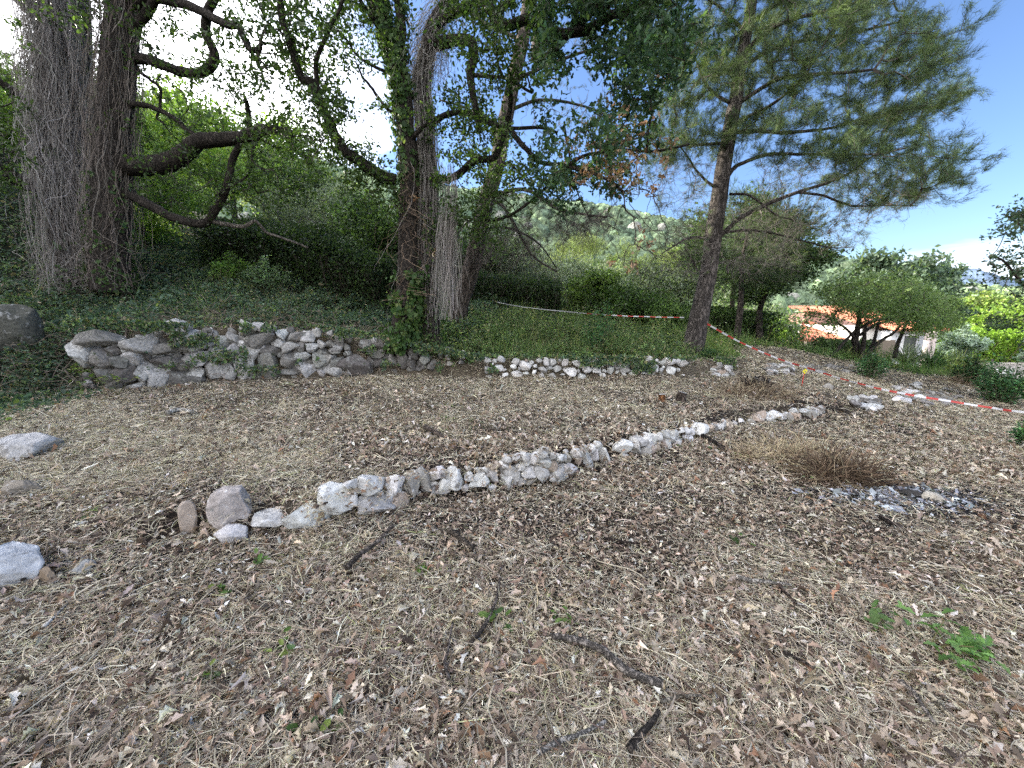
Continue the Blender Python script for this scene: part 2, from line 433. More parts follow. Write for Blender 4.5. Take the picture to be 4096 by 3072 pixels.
NT, NR = 1100, 430
th = np.linspace(0, 2 * math.pi, NT, endpoint=False); rr = np.concatenate(([.02], np.exp(np.linspace(math.log(.25), math.log(860), NR - 1))))
TX = rr[:, None] * np.sin(th)[None]; TY = rr[:, None] * np.cos(th)[None]
TZ = height(TX, TY)
i = np.arange(NR - 1)[:, None] * NT; j = np.arange(NT)[None]; k = (j + 1) % NT
TF = np.stack((i + j, i + k, i + NT + k, i + NT + j), -1).reshape(-1, 4)[:, ::-1]
tx, ty, tz = TX.ravel(), TY.ravel(), TZ.ravel()
def zones(x, y):
    """weights: green (grown over), straw, dark litter, burnt"""
    q = np.stack((x, y, 0 * x), -1)
    upper = ss((y - Yw2(x) - .1) / .5)
    right_green = ss((y - np.interp(x, [3, 5.5, 9, 12, 16, 30], [9.4, 10.6, 12.2, 10.6, 11.8, 14])) / .8) * (x > 5)
    leftbank = ss((-x - 5.6 - .35 * (y - 4)) / 1.4) * ss((y - 1.5) / 2.5)
    green = np.clip(np.maximum(np.maximum(upper * (x < 6), right_green), leftbank), 0, 1)
    sfield = ss(.12 + .55 * vnoise(q * .55, 21) + .3 * vnoise(q * 1.7, 22) + .75 * ss((y - Yw1(x) - .4) / 1.6) + .7 * np.exp(-((x - 2.6) / 1.3) ** 2 - ((y - 2.4) / .8) ** 2) + .5 * ss((x - 4.5) / 3))
    c1 = G_burn; burn = np.exp(-(((x - c1[0]) / 1.0) ** 2 + ((y - c1[1]) / .45) ** 2) ** 1.5)
    return green, sfield, burn
G_burn = (4.5, 3.75)
_g = G(898, 497); G_burn = (_g[0], _g[1])
gr, st, bu = zones(tx, ty)
q = np.stack((tx, ty, 0 * tx), -1)
base = np.array((.085, .064, .05)); straw = np.array((.30, .245, .17)); grn = np.array((.035, .045, .022)); ash = np.array((.05, .05, .052))
colr = base * (1 - st[:, None]) + straw * st[:, None]
colr = colr * (1 + .25 * vnoise(q * 2.3, 9)[:, None])
colr = colr * (1 - gr[:, None]) + grn * gr[:, None]
colr = colr * (1 - bu[:, None]) + ash * bu[:, None]
# stony bare track by the far low wall
trk = ss((tx - 12) / 3) * ss((ty - 17) / 3) * (1 - ss((ty - 26) / 3)) * .8
colr = colr * (1 - trk[:, None]) + np.array((.27, .23, .18)) * trk[:, None]
me = new_mesh('ground', np.stack((tx, ty, tz), -1), TF, colr, True); me.materials.append(M_ground)
ground = bpy.data.objects.new('ground', me); C.objects.link(ground); tag(ground, kind='structure')

# far hills
def hill(name, uvs, d, thick, col, seed):
    u = np.linspace(uvs[0][0], uvs[-1][0], 160); v = np.interp(u, [a for a, _ in uvs], [b for _, b in uvs])
    top = PV(u, v, np.full_like(u, d)); K = 36; V = []
    tt = np.linspace(-1, 1, K)
    for t in tt:
        pt = top.copy(); pt[:, 1] = d + t * thick; pt[:, 2] = -8 + (top[:, 2] + 8) * (1 - abs(t) ** 1.6); V.append(pt)
    V = np.array(V)
    q = V.reshape(-1, 3); amp = .012 * d
    q[:, 2] += amp * .3 * vnoise(q * (14.0 / d), seed) + amp * .5 * vnoise(q * (60.0 / d), seed + 1) + amp * .35 * vnoise(q * (190.0 / d), seed + 2)
    i = np.arange(K - 1)[:, None] * 160; j = np.arange(159)[None]
    F = np.stack((i + j, i + j + 1, i + 161 + j, i + 160 + j), -1).reshape(-1, 4)
    n = vnoise(q * (90.0 / d), seed + 7)
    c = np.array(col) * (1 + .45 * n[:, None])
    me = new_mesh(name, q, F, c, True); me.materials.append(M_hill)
    o = bpy.data.objects.new(name, me); C.objects.link(o); tag(o, kind='structure'); return o, q
hillA, qA = hill('hill', [(-400, 150), (-100, 140), (200, 150), (380, 178), (450, 192), (520, 203), (600, 214), (660, 226), (720, 238), (790, 262), (860, 292), (960, 330)], 330, 170, (.17, .22, .13), 31)
hillB, qB = hill('hill', [(760, 330), (850, 296), (925, 288), (960, 291), (1010, 293), (1080, 288), (1200, 292), (1500, 318)], 420, 200, (.17, .22, .14), 41)
hillC, qC = hill('mountain', [(500, 330), (700, 318), (860, 305), (930, 272), (960, 268), (1000, 278), (1100, 300), (1300, 330)], 700, 120, (.16, .22, .30), 51)  # distance haze put into the mountain's bluish colour
# ------------------------------------------------------------------ stones
def ico(sub):
    t = (1 + 5 ** .5) / 2
    V = [(-1, t, 0), (1, t, 0), (-1, -t, 0), (1, -t, 0), (0, -1, t), (0, 1, t), (0, -1, -t), (0, 1, -t), (t, 0, -1), (t, 0, 1), (-t, 0, -1), (-t, 0, 1)]
    F = [(0, 11, 5), (0, 5, 1), (0, 1, 7), (0, 7, 10), (0, 10, 11), (1, 5, 9), (5, 11, 4), (11, 10, 2), (10, 7, 6), (7, 1, 8), (3, 9, 4), (3, 4, 2), (3, 2, 6), (3, 6, 8), (3, 8, 9), (4, 9, 5), (2, 4, 11), (6, 2, 10), (8, 6, 7), (9, 8, 1)]
    V = [np.array(v, float) / np.linalg.norm(v) for v in V]
    for _ in range(sub):
        c = {}; G2 = []
        def mid(a, b):
            k = (min(a, b), max(a, b))
            if k not in c:
                m = V[a] + V[b]; V.append(m / np.linalg.norm(m)); c[k] = len(V) - 1
            return c[k]
        for a, b, d in F:
            x, y, z = mid(a, b), mid(b, d), mid(d, a)
            G2 += [(a, x, z), (b, y, x), (d, z, y), (x, y, z)]
        F = G2
    return np.array(V), np.array(F)
ICO = {2: ico(2), 3: ico(3), 4: ico(4)}
_ss = [0]
def stone(dims, sub=3, cuts=13, rough=.045, seed=None, lo=.46, hi=.82):
    _ss[0] += 1; r = np.random.default_rng(seed if seed is not None else 1000 + _ss[0])
    V, F = ICO[sub]; V = V.copy()
    V = np.sign(V) * np.abs(V) ** .75; V /= np.abs(V).max()
    for _ in range(cuts):
        n = unit(r.normal(size=3)); h = r.uniform(lo, hi)
        V -= np.maximum(V @ n - h, 0)[:, None] * n * .97
    V /= np.maximum(np.abs(V).max(0), .3)
    V *= (1 + rough * vnoise(V * 3, _ss[0])[:, None] + rough * .8 * vnoise(V * 8, _ss[0] + 3)[:, None] + rough * .5 * vnoise(V * 17, _ss[0] + 6)[:, None])
    return V * np.asarray(dims) / 2, F
def rotz(V, a):
    c, s = math.cos(a), math.sin(a); return V @ np.array(((c, s, 0), (-s, c, 0), (0, 0, 1)))
def roty(V, a):
    c, s = math.cos(a), math.sin(a); return V @ np.array(((c, 0, -s), (0, 1, 0), (s, 0, c)))
STONE_COL = [(4, (.56, .55, .53)), (3, (.46, .45, .43)), (4, (.72, .71, .68)), (1.2, (.32, .30, .27)), (1, (.44, .36, .29))]
MOSS_COL = [(1, (.085, .085, .07))]
DARK_COL = [(3, (.17, .16, .145)), (3, (.23, .22, .20)), (1, (.30, .29, .265)), (1, (.13, .12, .11))]

def wall_stones(mb, lst, sc, ou, ov, depth_fn, pal, sub=3, grow=1.12, thick=.9, push=.0, lean=.0, floor_fn=None):
    """traced stones (cx,cy,w,h) in zoom pixels -> real stones standing in the wall face"""
    for cx, cy, w, h in lst:
        u, v = ou + sc * cx, ov + sc * cy; d, ang = depth_fn(u)
        c = P(u, v, d); k = d / (F_PX * cP - (v - 384) * sP)
        ww, hh = w * sc * k * grow / max(.95, math.cos(ang)), h * sc * k * grow * (1.12 if pal is not STONE_COL else 1.0)
        th = min(max(ww, hh), 1.6 * min(ww, hh)) * thick
        V, F = stone((ww, th, hh), sub)
        V = roty(V, rng.normal(0, .12)); V = rotz(V, ang)
        c[1] += th * .20 + push + lean * (c[2])
        mb.add(V + c, F, pick(pal, 1, .1)[0])

def depth_on(Wp, zf=None):
    def f(u):
        us = Wp[:, 0] / Wp[:, 1]                     # monotone in bearing
        t = (u - 512) / (F_PX * cP - 0) * 1.0
        # refine: bearing uses dy at the wall row
        x = np.interp(t * 1.03, us, Wp[:, 0]); y = np.interp(t * 1.03, us, Wp[:, 1])
        i = min(max(int(np.searchsorted(us, t)), 1), len(us) - 1)
        a = math.atan2(Wp[i, 1] - Wp[i - 1, 1], Wp[i, 0] - Wp[i - 1, 0])
        return float(y), a
    return f
d1 = depth_on(W1); d2f = depth_on(W2)

T1a = [(620, 675, 180, 80), (850, 680, 230, 160), (920, 745, 150, 60), (1020, 560, 150, 160), (1115, 560, 50, 90), (1100, 475, 60, 50), (1205, 490, 130, 100), (1215, 595, 190, 110), (1350, 575, 110, 110),
       (1355, 470, 90, 95), (1440, 475, 60, 110), (1510, 450, 80, 110), (1585, 420, 80, 80), (1620, 485, 90, 60), (1670, 430, 110, 110), (1640, 480, 80, 90), (1570, 505, 60, 50), (1760, 435, 35, 60), (1820, 460, 110, 80), (1740, 490, 40, 40),
       (1890, 490, 60, 50), (1905, 430, 50, 60), (1900, 370, 60, 50), (1985, 435, 90, 110), (1970, 325, 40, 35), (2028, 320, 45, 40), (2080, 330, 60, 70), (2125, 330, 50, 60), (2045, 370, 50, 45), (1960, 370, 50, 40),
       (2095, 400, 80, 50), (2030, 415, 30, 50), (2050, 455, 60, 50), (2175, 295, 60, 50)]
T1b = [(40, 530, 50, 50), (105, 522, 50, 45), (165, 540, 65, 80), (215, 535, 50, 80), (125, 585, 60, 50), (185, 615, 85, 65), (60, 640, 110, 120), (270, 620, 100, 140), (275, 495, 65, 65), (280, 560, 70, 50), (330, 510, 40, 40), (330, 580, 50, 60),
       (380, 530, 80, 60), (430, 530, 40, 60), (365, 605, 80, 85), (395, 655, 90, 40), (445, 600, 90, 60), (540, 545, 70, 110), (475, 485, 60, 70), (535, 465, 40, 50), (495, 545, 30, 50), (575, 470, 35, 50), (620, 450, 50, 50), (600, 520, 60, 80), (660, 520, 60, 90), (620, 590, 80, 40),
       (130, 670, 60, 50), (200, 675, 60, 40), (85, 690, 50, 40), (330, 660, 50, 40), (40, 585, 50, 40),
       (775, 465, 105, 80), (860, 450, 60, 80), (895, 420, 70, 50), (930, 400, 60, 60), (910, 490, 60, 70), (790, 510, 50, 25), (960, 480, 60, 60), (995, 470, 40, 60), (975, 400, 35, 50), (945, 440, 50, 40), (1010, 400, 50, 50), (1040, 440, 50, 50), (1050, 375, 50, 40),
       (1110, 370, 45, 60), (1080, 410, 50, 40), (1055, 430, 70, 80), (1125, 425, 70, 50), (1180, 400, 70, 60), (1185, 350, 45, 40), (1150, 355, 40, 35), (1215, 360, 40, 40), (1215, 420, 40, 40), (1180, 450, 45, 30), (1265, 345, 110, 60), (1270, 395, 90, 80), (1315, 400, 30, 40),
       (1330, 345, 30, 50), (1355, 335, 30, 50), (1385, 330, 40, 55), (1350, 385, 40, 60), (1415, 325, 30, 45), (1390, 370, 35, 35), (1445, 320, 60, 60), (1480, 310, 40, 50), (1500, 340, 35, 35), (1525, 290, 40, 30), (1545, 330, 60, 80), (1590, 320, 60, 80), (1640, 270, 90, 70),
       (1650, 310, 60, 30), (1700, 275, 80, 60), (1760, 260, 60, 50), (1730, 300, 40, 25), (1800, 265, 30, 40), (1840, 270, 40, 40), (1880, 260, 60, 50), (1925, 225, 60, 30), (1945, 270, 80, 80), (2010, 270, 50, 40), (2040, 210, 50, 35), (1990, 240, 40, 40), (1985, 215, 30, 25), (2020, 240, 40, 25)]
mb = MB()
wall_stones(mb, T1a, .1808, 150, 400, d1, STONE_COL, 3, 1.24)
wall_stones(mb, T1b, .1582, 500, 375, d1, STONE_COL, 3, 1.3)
fu = np.concatenate((rng.uniform(320, 606, 130), rng.uniform(618, 826, 170)))
fill = [(u, rng.uniform(np.interp(u, [320, 384, 430, 523, 588, 625, 671, 741, 824], [496, 484, 474, 460, 449, 446, 434, 421, 409]), np.interp(u, [a for a, _ in W1_UV], [b for _, b in W1_UV]) - 2), rng.uniform(5, 10), rng.uniform(5, 9)) for u in fu]
wall_stones(mb, fill, 1.0, 0, 0, d1, STONE_COL, 2, 1.0, push=.06)
tag(mb.build('dry_stone_wall', M_stone, smooth=True), 'low pale grey dry stone terrace wall crossing the dry clearing diagonally in front', 'stone wall')

T2a = [(600, 560, 230, 90), (880, 580, 180, 110), (1095, 490, 150, 90), (1165, 545, 140, 90), (1265, 545, 70, 50), (480, 650, 120, 150), (640, 700, 150, 120), (650, 800, 140, 90), (760, 690, 90, 90), (840, 690, 110, 90), (780, 780, 120, 90), (880, 780, 100, 110), (700, 640, 80, 60), (790, 620, 70, 50), (720, 850, 90, 50), (860, 860, 120, 50), (920, 660, 50, 60), (1035, 635, 190, 70), (1040, 710, 180, 90), (980, 810, 130, 110), (1150, 620, 70, 50),
       (1250, 605, 130, 60), (1215, 685, 170, 90), (1318, 660, 40, 95), (1385, 665, 90, 90), (1335, 765, 120, 110), (1130, 815, 200, 90), (1220, 800, 110, 90), (1140, 740, 90, 60), (1430, 760, 90, 110), (1450, 650, 70, 100), (1390, 580, 80, 70), (1465, 560, 70, 70), (1615, 570, 170, 90), (1550, 495, 110, 90), (1625, 490, 70, 50),
       (1590, 655, 90, 80), (1530, 605, 50, 50), (1500, 700, 60, 90), (1555, 750, 120, 120), (1685, 745, 130, 160), (1700, 640, 130, 60), (1770, 600, 70, 60), (1875, 545, 90, 60), (1820, 610, 110, 60), (1890, 610, 60, 60), (1940, 545, 70, 60), (1825, 690, 110, 90), (1910, 675, 80, 60), (1810, 770, 140, 50), (1890, 740, 60, 70), (1945, 760, 80, 90),
       (2010, 690, 90, 100), (1955, 620, 80, 50), (2030, 600, 50, 50), (2110, 640, 60, 30), (2070, 690, 60, 60), (2100, 760, 140, 110), (2190, 740, 80, 120), (1700, 500, 60, 40), (1770, 530, 70, 60), (2030, 780, 60, 50)]
T2b = [(50, 600, 60, 35), (60, 660, 70, 70), (160, 690, 170, 120), (270, 610, 60, 40), (310, 620, 70, 40), (320, 665, 80, 70), (390, 660, 60, 80), (450, 640, 80, 100), (525, 635, 40, 40), (310, 560, 80, 50), (250, 560, 60, 50), (505, 680, 50, 60), (250, 700, 50, 50), (580, 650, 60, 50), (620, 690, 50, 50)]
T2c = []
r_ = np.random.default_rng(5)
pts_ = []
for s_, n_try in ((62, 200), (44, 500), (32, 900), (22, 1500)):
    for _ in range(n_try):
        x = r_.uniform(960, 2120); y = r_.uniform(648, 770)
        if 1060 < x < 1110 or 1350 < x < 1490 and r_.random() < .93: continue
        if any((x - a) ** 2 + ((y - b) * 1.1) ** 2 < (.46 * (s_ + s)) ** 2 for a, b, s in pts_): continue
        pts_.append((x, y, s_)); T2c.append((x, y, s_ * r_.uniform(.8, 1.25), s_ * r_.uniform(.7, 1.1)))
t2all = [(325 - .1695 * 0 + 0, 0, 0, 0)]
mb = MB()
wall_stones(mb, T2a, .1582, 0, 250, d2f, DARK_COL + [(7, (.40, .39, .37)), (4, (.50, .49, .47))], 3, 1.2)
fill = [(u, rng.uniform(np.interp(u, [75, 110, 153, 330, 425], [350, 340, 330, 330, 350]), np.interp(u, [75, 153, 425], [388, 385, 372])), rng.uniform(6, 12), rng.uniform(6, 11)) for u in rng.uniform(75, 425, 260)]
wall_stones(mb, fill, 1.0, 0, 0, d2f, DARK_COL + [(5, (.40, .39, .37))], 2, 1.0, push=.08)
wall_stones(mb, T2b, .1695, 325, 250, d2f, DARK_COL + [(3, (.36, .35, .32))], 3, 1.16)
tag(mb.build('dry_stone_wall', M_dstone, smooth=True), 'high dark weathered dry stone wall of big blocks holding the ivy bank at the back left', 'stone wall')
mb = MB()
wall_stones(mb, T2c, .1695, 325, 250, d2f, STONE_COL, 2, 1.12)
tag(mb.build('dry_stone_wall', M_stone, smooth=True), 'knee-high wall of small pale stones under the grassy bank left of the right-hand pine', 'stone wall')

def rock(u, v, w, h, label, pal=STONE_COL, d=None, cat='rock', sub=4, sink=.25, name='rock', depthk=.8, group=None, rot=0, cuts=12):
    g = G(u, v + h * .45) if d is None else P(u, v + h * .45, d)
    k = g[1] / (F_PX * cP - (v - 384) * sP)
    V, F = stone((w * k * 1.12, w * k * depthk, h * k * (1 + sink) * 1.15), sub, cuts=cuts, lo=.58, hi=.9)
    V = roty(V, rot)
    mb = MB(); c = np.array((g[0], g[1] + w * k * depthk * .35, g[2] + h * k * .5 * (1 - sink)))
    mb.add(V + c, F, pick(pal, 1, .06)[0])
    return tag(mb.build(name, M_dstone if pal in (DARK_COL, MOSS_COL) else M_stone, smooth=True), label, cat, group)
rock(184.5, 522, 16, 31, 'narrow upright pale stone alone at the far left end of the front wall', rot=.15)
rock(227, 512, 40, 33, 'large rounded pinkish grey stone second from the left end of the front wall', [(1, (.40, .36, .33))])
rock(229, 537, 34, 14, 'flat pale stone half buried beneath the large rounded stone', sink=.5, depthk=.5)
rock(10, 451, 42, 20, 'broad flat pale grey rock cut off by the left edge, above the others', depthk=1.0)
rock(5, 574, 44, 38, 'big bluish white rock at the left edge in the near litter', [(1, (.50, .51, .52))])
rock(10, 491, 32, 12, 'low brown grey rock at the left edge between the broad flat and the bluish ones', [(1, (.24, .21, .17))], depthk=.7)
rock(78, 570, 22, 9, 'small flat grey stone lying in the litter near the left rocks', [(1, (.33, .33, .32))])
rock(46, 577, 12, 14, 'upright chunk of rotten pale wood beside the small flat grey stone', [(1, (.30, .23, .16))], cat='wood chunk', name='wood_chunk', cuts=6)
rock(6, 326, 38, 32, 'dark mossy boulder buried in the ivy bank at the left edge', MOSS_COL, d=6.6, cuts=7, sink=.6)
rock(829, 387, 9, 6, 'pale squarish stone standing just right of the yellow survey marker', sub=3)
rock(800.5, 1250 / 4 + 86, 5, 4, 'tiny white stone lying right of the rotten stump', [(1, (.6, .6, .58))], sub=2) if False else None
rock(937, 499, 16, 9, 'pale stone lying by the black ash patch', [(1, (.45, .41, .34))], sub=3)
rock(914, 497, 18, 6, 'charred log end beside the pale stone at the ash patch', [(1, (.06, .055, .05))], sub=3, cat='charred log', name='charred_log')
rock(124, 416, 0.1, .1, '', sub=2) if False else None
# rubble heaps on the right
def rubble(us, vs, n, size, label, pal=STONE_COL, name='rubble_pile', jit=1):
    mb = MB()
    for _ in range(n):
        t = rng.random(); u = np.interp(t, [0, 1], us) ; v = rng.uniform(*vs); g = G(u, v)
        s = size * rng.uniform(.5, 1.5)
        V, F = stone((s, s * .8, s * .6), 3); V = rotz(V, rng.uniform(0, 6))
        mb.add(V + g + (0, 0, s * .18), F, pick(pal, 1, .12)[0])
    return tag(mb.build(name, M_stone, smooth=True), label, 'rubble')
rubble((853, 877), (399, 411), 34, .17, 'low heap of pale rubble stones lying alone right of the front wall end', STONE_COL + DARK_COL)
rubble((895, 920), (385, 403), 38, .15, 'scattered grey rubble along the tape on the right bank', DARK_COL + STONE_COL)
rubble((925, 958), (388, 407), 34, .15, 'grey rubble spilling down the bank below the right-hand bushes', DARK_COL)
rubble((766, 793), (366, 376), 60, .14, 'short remnant of grey wall stones behind the yellow marker', DARK_COL + STONE_COL)
rubble((805, 852), (366, 374), 55, .13, 'ragged line of half buried grey stones left of the small bush', DARK_COL)
rubble((712, 732), (368, 378), 24, .14, 'few pale stones at the foot of the right-hand pine')
rubble((405, 470), (350, 366), 40, .14, 'stones scattered over the bank right of the ivy-covered oak', DARK_COL + STONE_COL) 

# ------------------------------------------------------------------ litter, straw, grass, ivy (uncountable)
def spread(N, y0, y1, half=1.5, pad=.6, power=1.0):
    """ground points, denser near the viewer's side of the clearing"""
    y = np.exp(rng.uniform(math.log(y0), math.log(y1), N)); x = rng.uniform(-1, 1, N) * (half * y + pad)
    return x, y
def ground_normal(x, y, e=.06):
    a = height(x + e, y) - height(x - e, y); b = height(x, y + e) - height(x, y - e)
    return unit(np.stack((-a / (2 * e), -b / (2 * e), np.ones_like(a)), -1))
def on_ground_frames(x, y, tilt):
    n = unit(ground_normal(x, y) + rng.normal(0, 1, (len(x), 3)) * np.asarray(tilt)[..., None])
    a = rng.uniform(0, 2 * math.pi, len(x)); xd = np.stack((np.cos(a), np.sin(a), 0 * a), -1)
    xd = unit(xd - (xd * n).sum(-1, keepdims=True) * n); return np.stack((xd, np.cross(n, xd), n), -1)
LITTER = [(5, (.28, .21, .16)), (4, (.40, .32, .25)), (3.4, (.52, .44, .355)), (3.0, (.10, .072, .055)), (.8, (.27, .16, .10)), (1.8, (.58, .53, .46)), (.45, (.68, .65, .60))]
mb = MB()
for N, y0, y1, T, s0 in ((46000, .75, 5.2, OAK, .040), (60000, 3.5, 11.5, OAKL, .044)):
    x, y = spread(N, y0, y1)
    g_, s_, b_ = zones(x, y)
    q_ = np.stack((x, y, 0 * x), -1); keep = (rng.random(N) > g_ * .85) & (rng.random(N) > s_ * .45) & (rng.random(N) > b_) & (rng.random(N) < .62 + .75 * vnoise(q_ * 2.6, 55) + .3 * vnoise(q_ * 7, 56))
    x, y = x[keep], y[keep]; n = len(x)
    R = on_ground_frames(x, y, np.full(n, .6))
    s = s0 * np.minimum(rng.lognormal(0, .32, n), 1.9) * (1 + .04 * y)
    z = height(x, y) + rng.random(n) ** 1.5 * .035
    S = np.stack((s, s * rng.uniform(.7, 1.1, n), s * rng.normal(0, 2.4, n)), -1)
    V, F = inst(T[0], T[1], np.stack((x, y, z), -1), R, S)
    mb.add(V, F, np.repeat(pick(LITTER, n, .26), len(T[0]), 0))
tag(mb.build('leaf_litter', M_dry, loc=(0, 0, 0)), kind='stuff')
# small crumbs of leaf
mb = MB(); N = 170000
x, y = spread(N, .75, 12); g_, s_, b_ = zones(x, y); keep = (rng.random(N) > g_ * .7); x, y = x[keep], y[keep]; n = len(x)
R = on_ground_frames(x, y, np.full(n, .6)); s = .024 * np.minimum(rng.lognormal(0, .4, n), 1.7) * (1 + .07 * y)
V, F = inst(LEAF4[0], LEAF4[1], np.stack((x, y, height(x, y) + rng.random(n) * .02), -1), R, np.stack((s, s * rng.uniform(.35, .9, n), s * rng.normal(0, 2, n)), -1))
mb.add(V, F, np.repeat(pick(LITTER, n, .35), 4, 0)); tag(mb.build('leaf_litter', M_dry, loc=(0, 0, 0)), kind='stuff')

STRAW = [(4, (.60, .53, .385)), (4, (.45, .39, .29)), (3, (.74, .68, .53)), (2.6, (.17, .13, .095)), (1, (.40, .40, .22))]
def straws(N, y0, y1, L, wd, tilt, pal, field=None, lift=.02, curve=.25):
    x, y = spread(N, y0, y1)
    g_, s_, b_ = zones(x, y); w = field(x, y, g_, s_, b_); q_ = np.stack((x, y, 0 * x), -1); w = w * np.clip(.75 + .7 * vnoise(q_ * 2.1 + 5, 57) + .35 * vnoise(q_ * 8, 58), .12, 1.3)
    keep = rng.random(N) < w; x, y = x[keep], y[keep]; n = len(x)
    a = rng.uniform(0, 2 * math.pi, n); el = np.abs(rng.normal(0, tilt, n))
    nrm = ground_normal(x, y)
    xd = np.stack((np.cos(a), np.sin(a), 0 * a), -1); xd = unit(xd - (xd * nrm).sum(-1, keepdims=True) * nrm)
    d = unit(xd * np.cos(el)[:, None] + nrm * np.sin(el)[:, None])
    Ln = L * rng.lognormal(0, .4, n) * (1 + .03 * y); K = 5
    t = np.linspace(0, 1, K)[None, :, None]
    side = unit(np.cross(d, nrm)); bend = rng.normal(0, curve, (n, 1, 1)); bend2 = rng.normal(0, curve * .5, (n, 1, 1))
    z0 = height(x, y) + rng.random(n) ** 1.4 * lift * (1 + .5 * rng.random(n))
    p0 = np.stack((x, y, z0), -1)[:, None]
    path = p0 + Ln[:, None, None] * (t * d[:, None] + bend * np.sin(t * 3.14) * side[:, None] * .5 + bend2 * np.sin(t * 6.28) * side[:, None] * .3 - (t ** 2) * (np.sin(el) * .5)[:, None, None] * nrm[:, None])
    w_ = wd * rng.lognormal(0, .35, n) * (1 + .16 * y)
    up = unit(nrm + rng.normal(0, .5, (n, 3))); sd_ = unit(np.cross(np.gradient(path, axis=1), up[:, None]))
    prof = np.array((.8, 1, 1, .8, .35))[None, :, None]
    A = path - sd_ * w_[:, None, None] * .5 * prof; B = path + sd_ * w_[:, None, None] * .5 * prof
    V = np.concatenate((A, B), 1); i = np.arange(K - 1); f = np.stack((i, i + 1, K + i + 1, K + i), -1)
    F = (f[None] + (np.arange(n) * 2 * K)[:, None, None]).reshape(-1, 4)
    return V.reshape(-1, 3), F, np.repeat(pick(pal, n, .22), 2 * K, 0)
mb = MB()
mb.add(*straws(150000, .75, 5.5, .085, .0019, .22, STRAW, lambda x, y, g, s, b: (.38 + .62 * s) * (1 - g) * (1 - b)))
mb.add(*straws(230000, 3.0, 13.5, .085, .0022, .4, STRAW, lambda x, y, g, s, b: (.3 + .7 * s) * (1 - g * .9) * (1 - b)))
mb.add(*straws(5200, .8, 7, .20, .0026, .15, [(2, (.42, .37, .28)), (2, (.30, .24, .18)), (2, (.12, .09, .07))], lambda x, y, g, s, b: (1 - g), curve=.5, lift=.05))
tag(mb.build('dry_grass', M_straw, loc=(0, 0, 0)), kind='stuff')
# short stubble standing up, tufty
mb = MB()
def tuft_field(x, y, g, s, b):
    q = np.stack((x, y, 0 * x), -1); return ss(vnoise(q * 2.6, 61) * 1.6 + .05) * (.3 + .7 * s) * (1 - g * .8) * (1 - b)
mb.add(*straws(90000, 1.4, 13.5, .055, .0026, .9, [(4, (.46, .40, .26)), (3, (.36, .30, .19)), (1, (.25, .28, .11))], tuft_field))
tag(mb.build('grass_stubble', M_straw, loc=(0, 0, 0)), kind='stuff')
# greens over the banks
def cover(N, y0, y1, wfun, size, pal, lay, T=LEAF6, half=1.6, flat=.8, hmap=None):
    x, y = spread(N, y0, y1, half)
    w = wfun(x, y); keep = rng.random(N) < w; x, y = x[keep], y[keep]; n = len(x)
    q = np.stack((x, y, 0 * x), -1)
    hh = lay * (.5 + .8 * vnoise(q * 1.3, 71)).clip(.12, 2) * (1 + .6 * vnoise(q * 4, 72)).clip(.2, 2)
    if lay > .1:
        ci = rng.integers(0, len(x), 150); rr0 = rng.uniform(.12, .42, 150) * (1 + .04 * y[ci]); hb = rr0 * rng.uniform(.5, 1.3, 150); bump = np.zeros(n)
        for a_, r0_, h0_ in zip(ci, rr0, hb): bump = np.maximum(bump, h0_ * (1 - ((x - x[a_]) ** 2 + (y - y[a_]) ** 2) / r0_ ** 2))
        hh = np.maximum(hh, bump)
        hh = hh * (.18 + .82 * ss((y - Yw2(x) - .15) / 1.1))
    z = height(x, y) + np.maximum(hh, .02) * rng.random(n) ** .6
    s = size * rng.lognormal(0, .3, n) * (1 + .05 * y)
    return np.stack((x, y, z), -1), s
IVY = [(5, (.06, .105, .07)), (4, (.095, .15, .10)), (3, (.14, .20, .125)), (1, (.18, .24, .09)), (1.2, (.22, .18, .12))]
def w_left(x, y):
    g, s, b = zones(x, y); q = np.stack((x, y, 0 * x), -1)
    bare = ss(vnoise(q * .9, 77) * 1.3 - .45) * .75
    return g * ss((-x - 1.2 + .3 * (y - 7)) / 1.5) * (1 - bare)
def w_mid(x, y):
    g, s, b = zones(x, y); return g * (x < 7) * (1 - .9 * ss((-x - 1.2 + .3 * (y - 7)) / 1.5))
def w_right(x, y):
    g, s, b = zones(x, y); return g * (x > 4.6)
mb = MB()
p, s = cover(260000, 3.2, 16, w_left, .045, IVY, .34)
scatter_leaves(mb, LEAF6, p, s, pick(IVY, len(p), .25), .6)
tag(mb.build('ivy_ground_cover', M_leaf, loc=(0, 0, 0)), kind='stuff')
def green_blades(N, y0, y1, wfun, L, wd, pal, half=1.6):
    x, y = spread(N, y0, y1, half); keep = rng.random(N) < wfun(x, y); x, y = x[keep], y[keep]; n = len(x)
    q = np.stack((x, y, 0 * x), -1)
    d = unit(np.stack((rng.normal(0, .35, n), rng.normal(0, .35, n), np.ones(n)), -1))
    R = frames(d); Ln = L * rng.lognormal(0, .4, n) * (.75 + .9 * vnoise(q * 1.3, 81) + .5 * vnoise(q * 4, 82)).clip(.2, 2.6)
    w_ = wd * (1 + .08 * y) * np.ones(n)
    V, F = inst(BLADE[0], BLADE[1], np.stack((x, y, height(x, y) - .01), -1), R, np.stack((Ln, w_, Ln * 2.5 * rng.normal(0, 1, n)), -1))
    return V, F, np.repeat(np.clip(pick(pal, n, .22) * np.exp(vnoise(q * 1.1, 83)[:, None] * np.array((.45, .25, .1))), 0, 1), len(BLADE[0]), 0)
GRN = [(4, (.12, .19, .065)), (3, (.17, .25, .085)), (2, (.075, .12, .05)), (1.6, (.33, .31, .17)), (1, (.24, .30, .11))]
mb = MB()
p, s = cover(130000, 7.0, 20, w_mid, .04, GRN, .24)
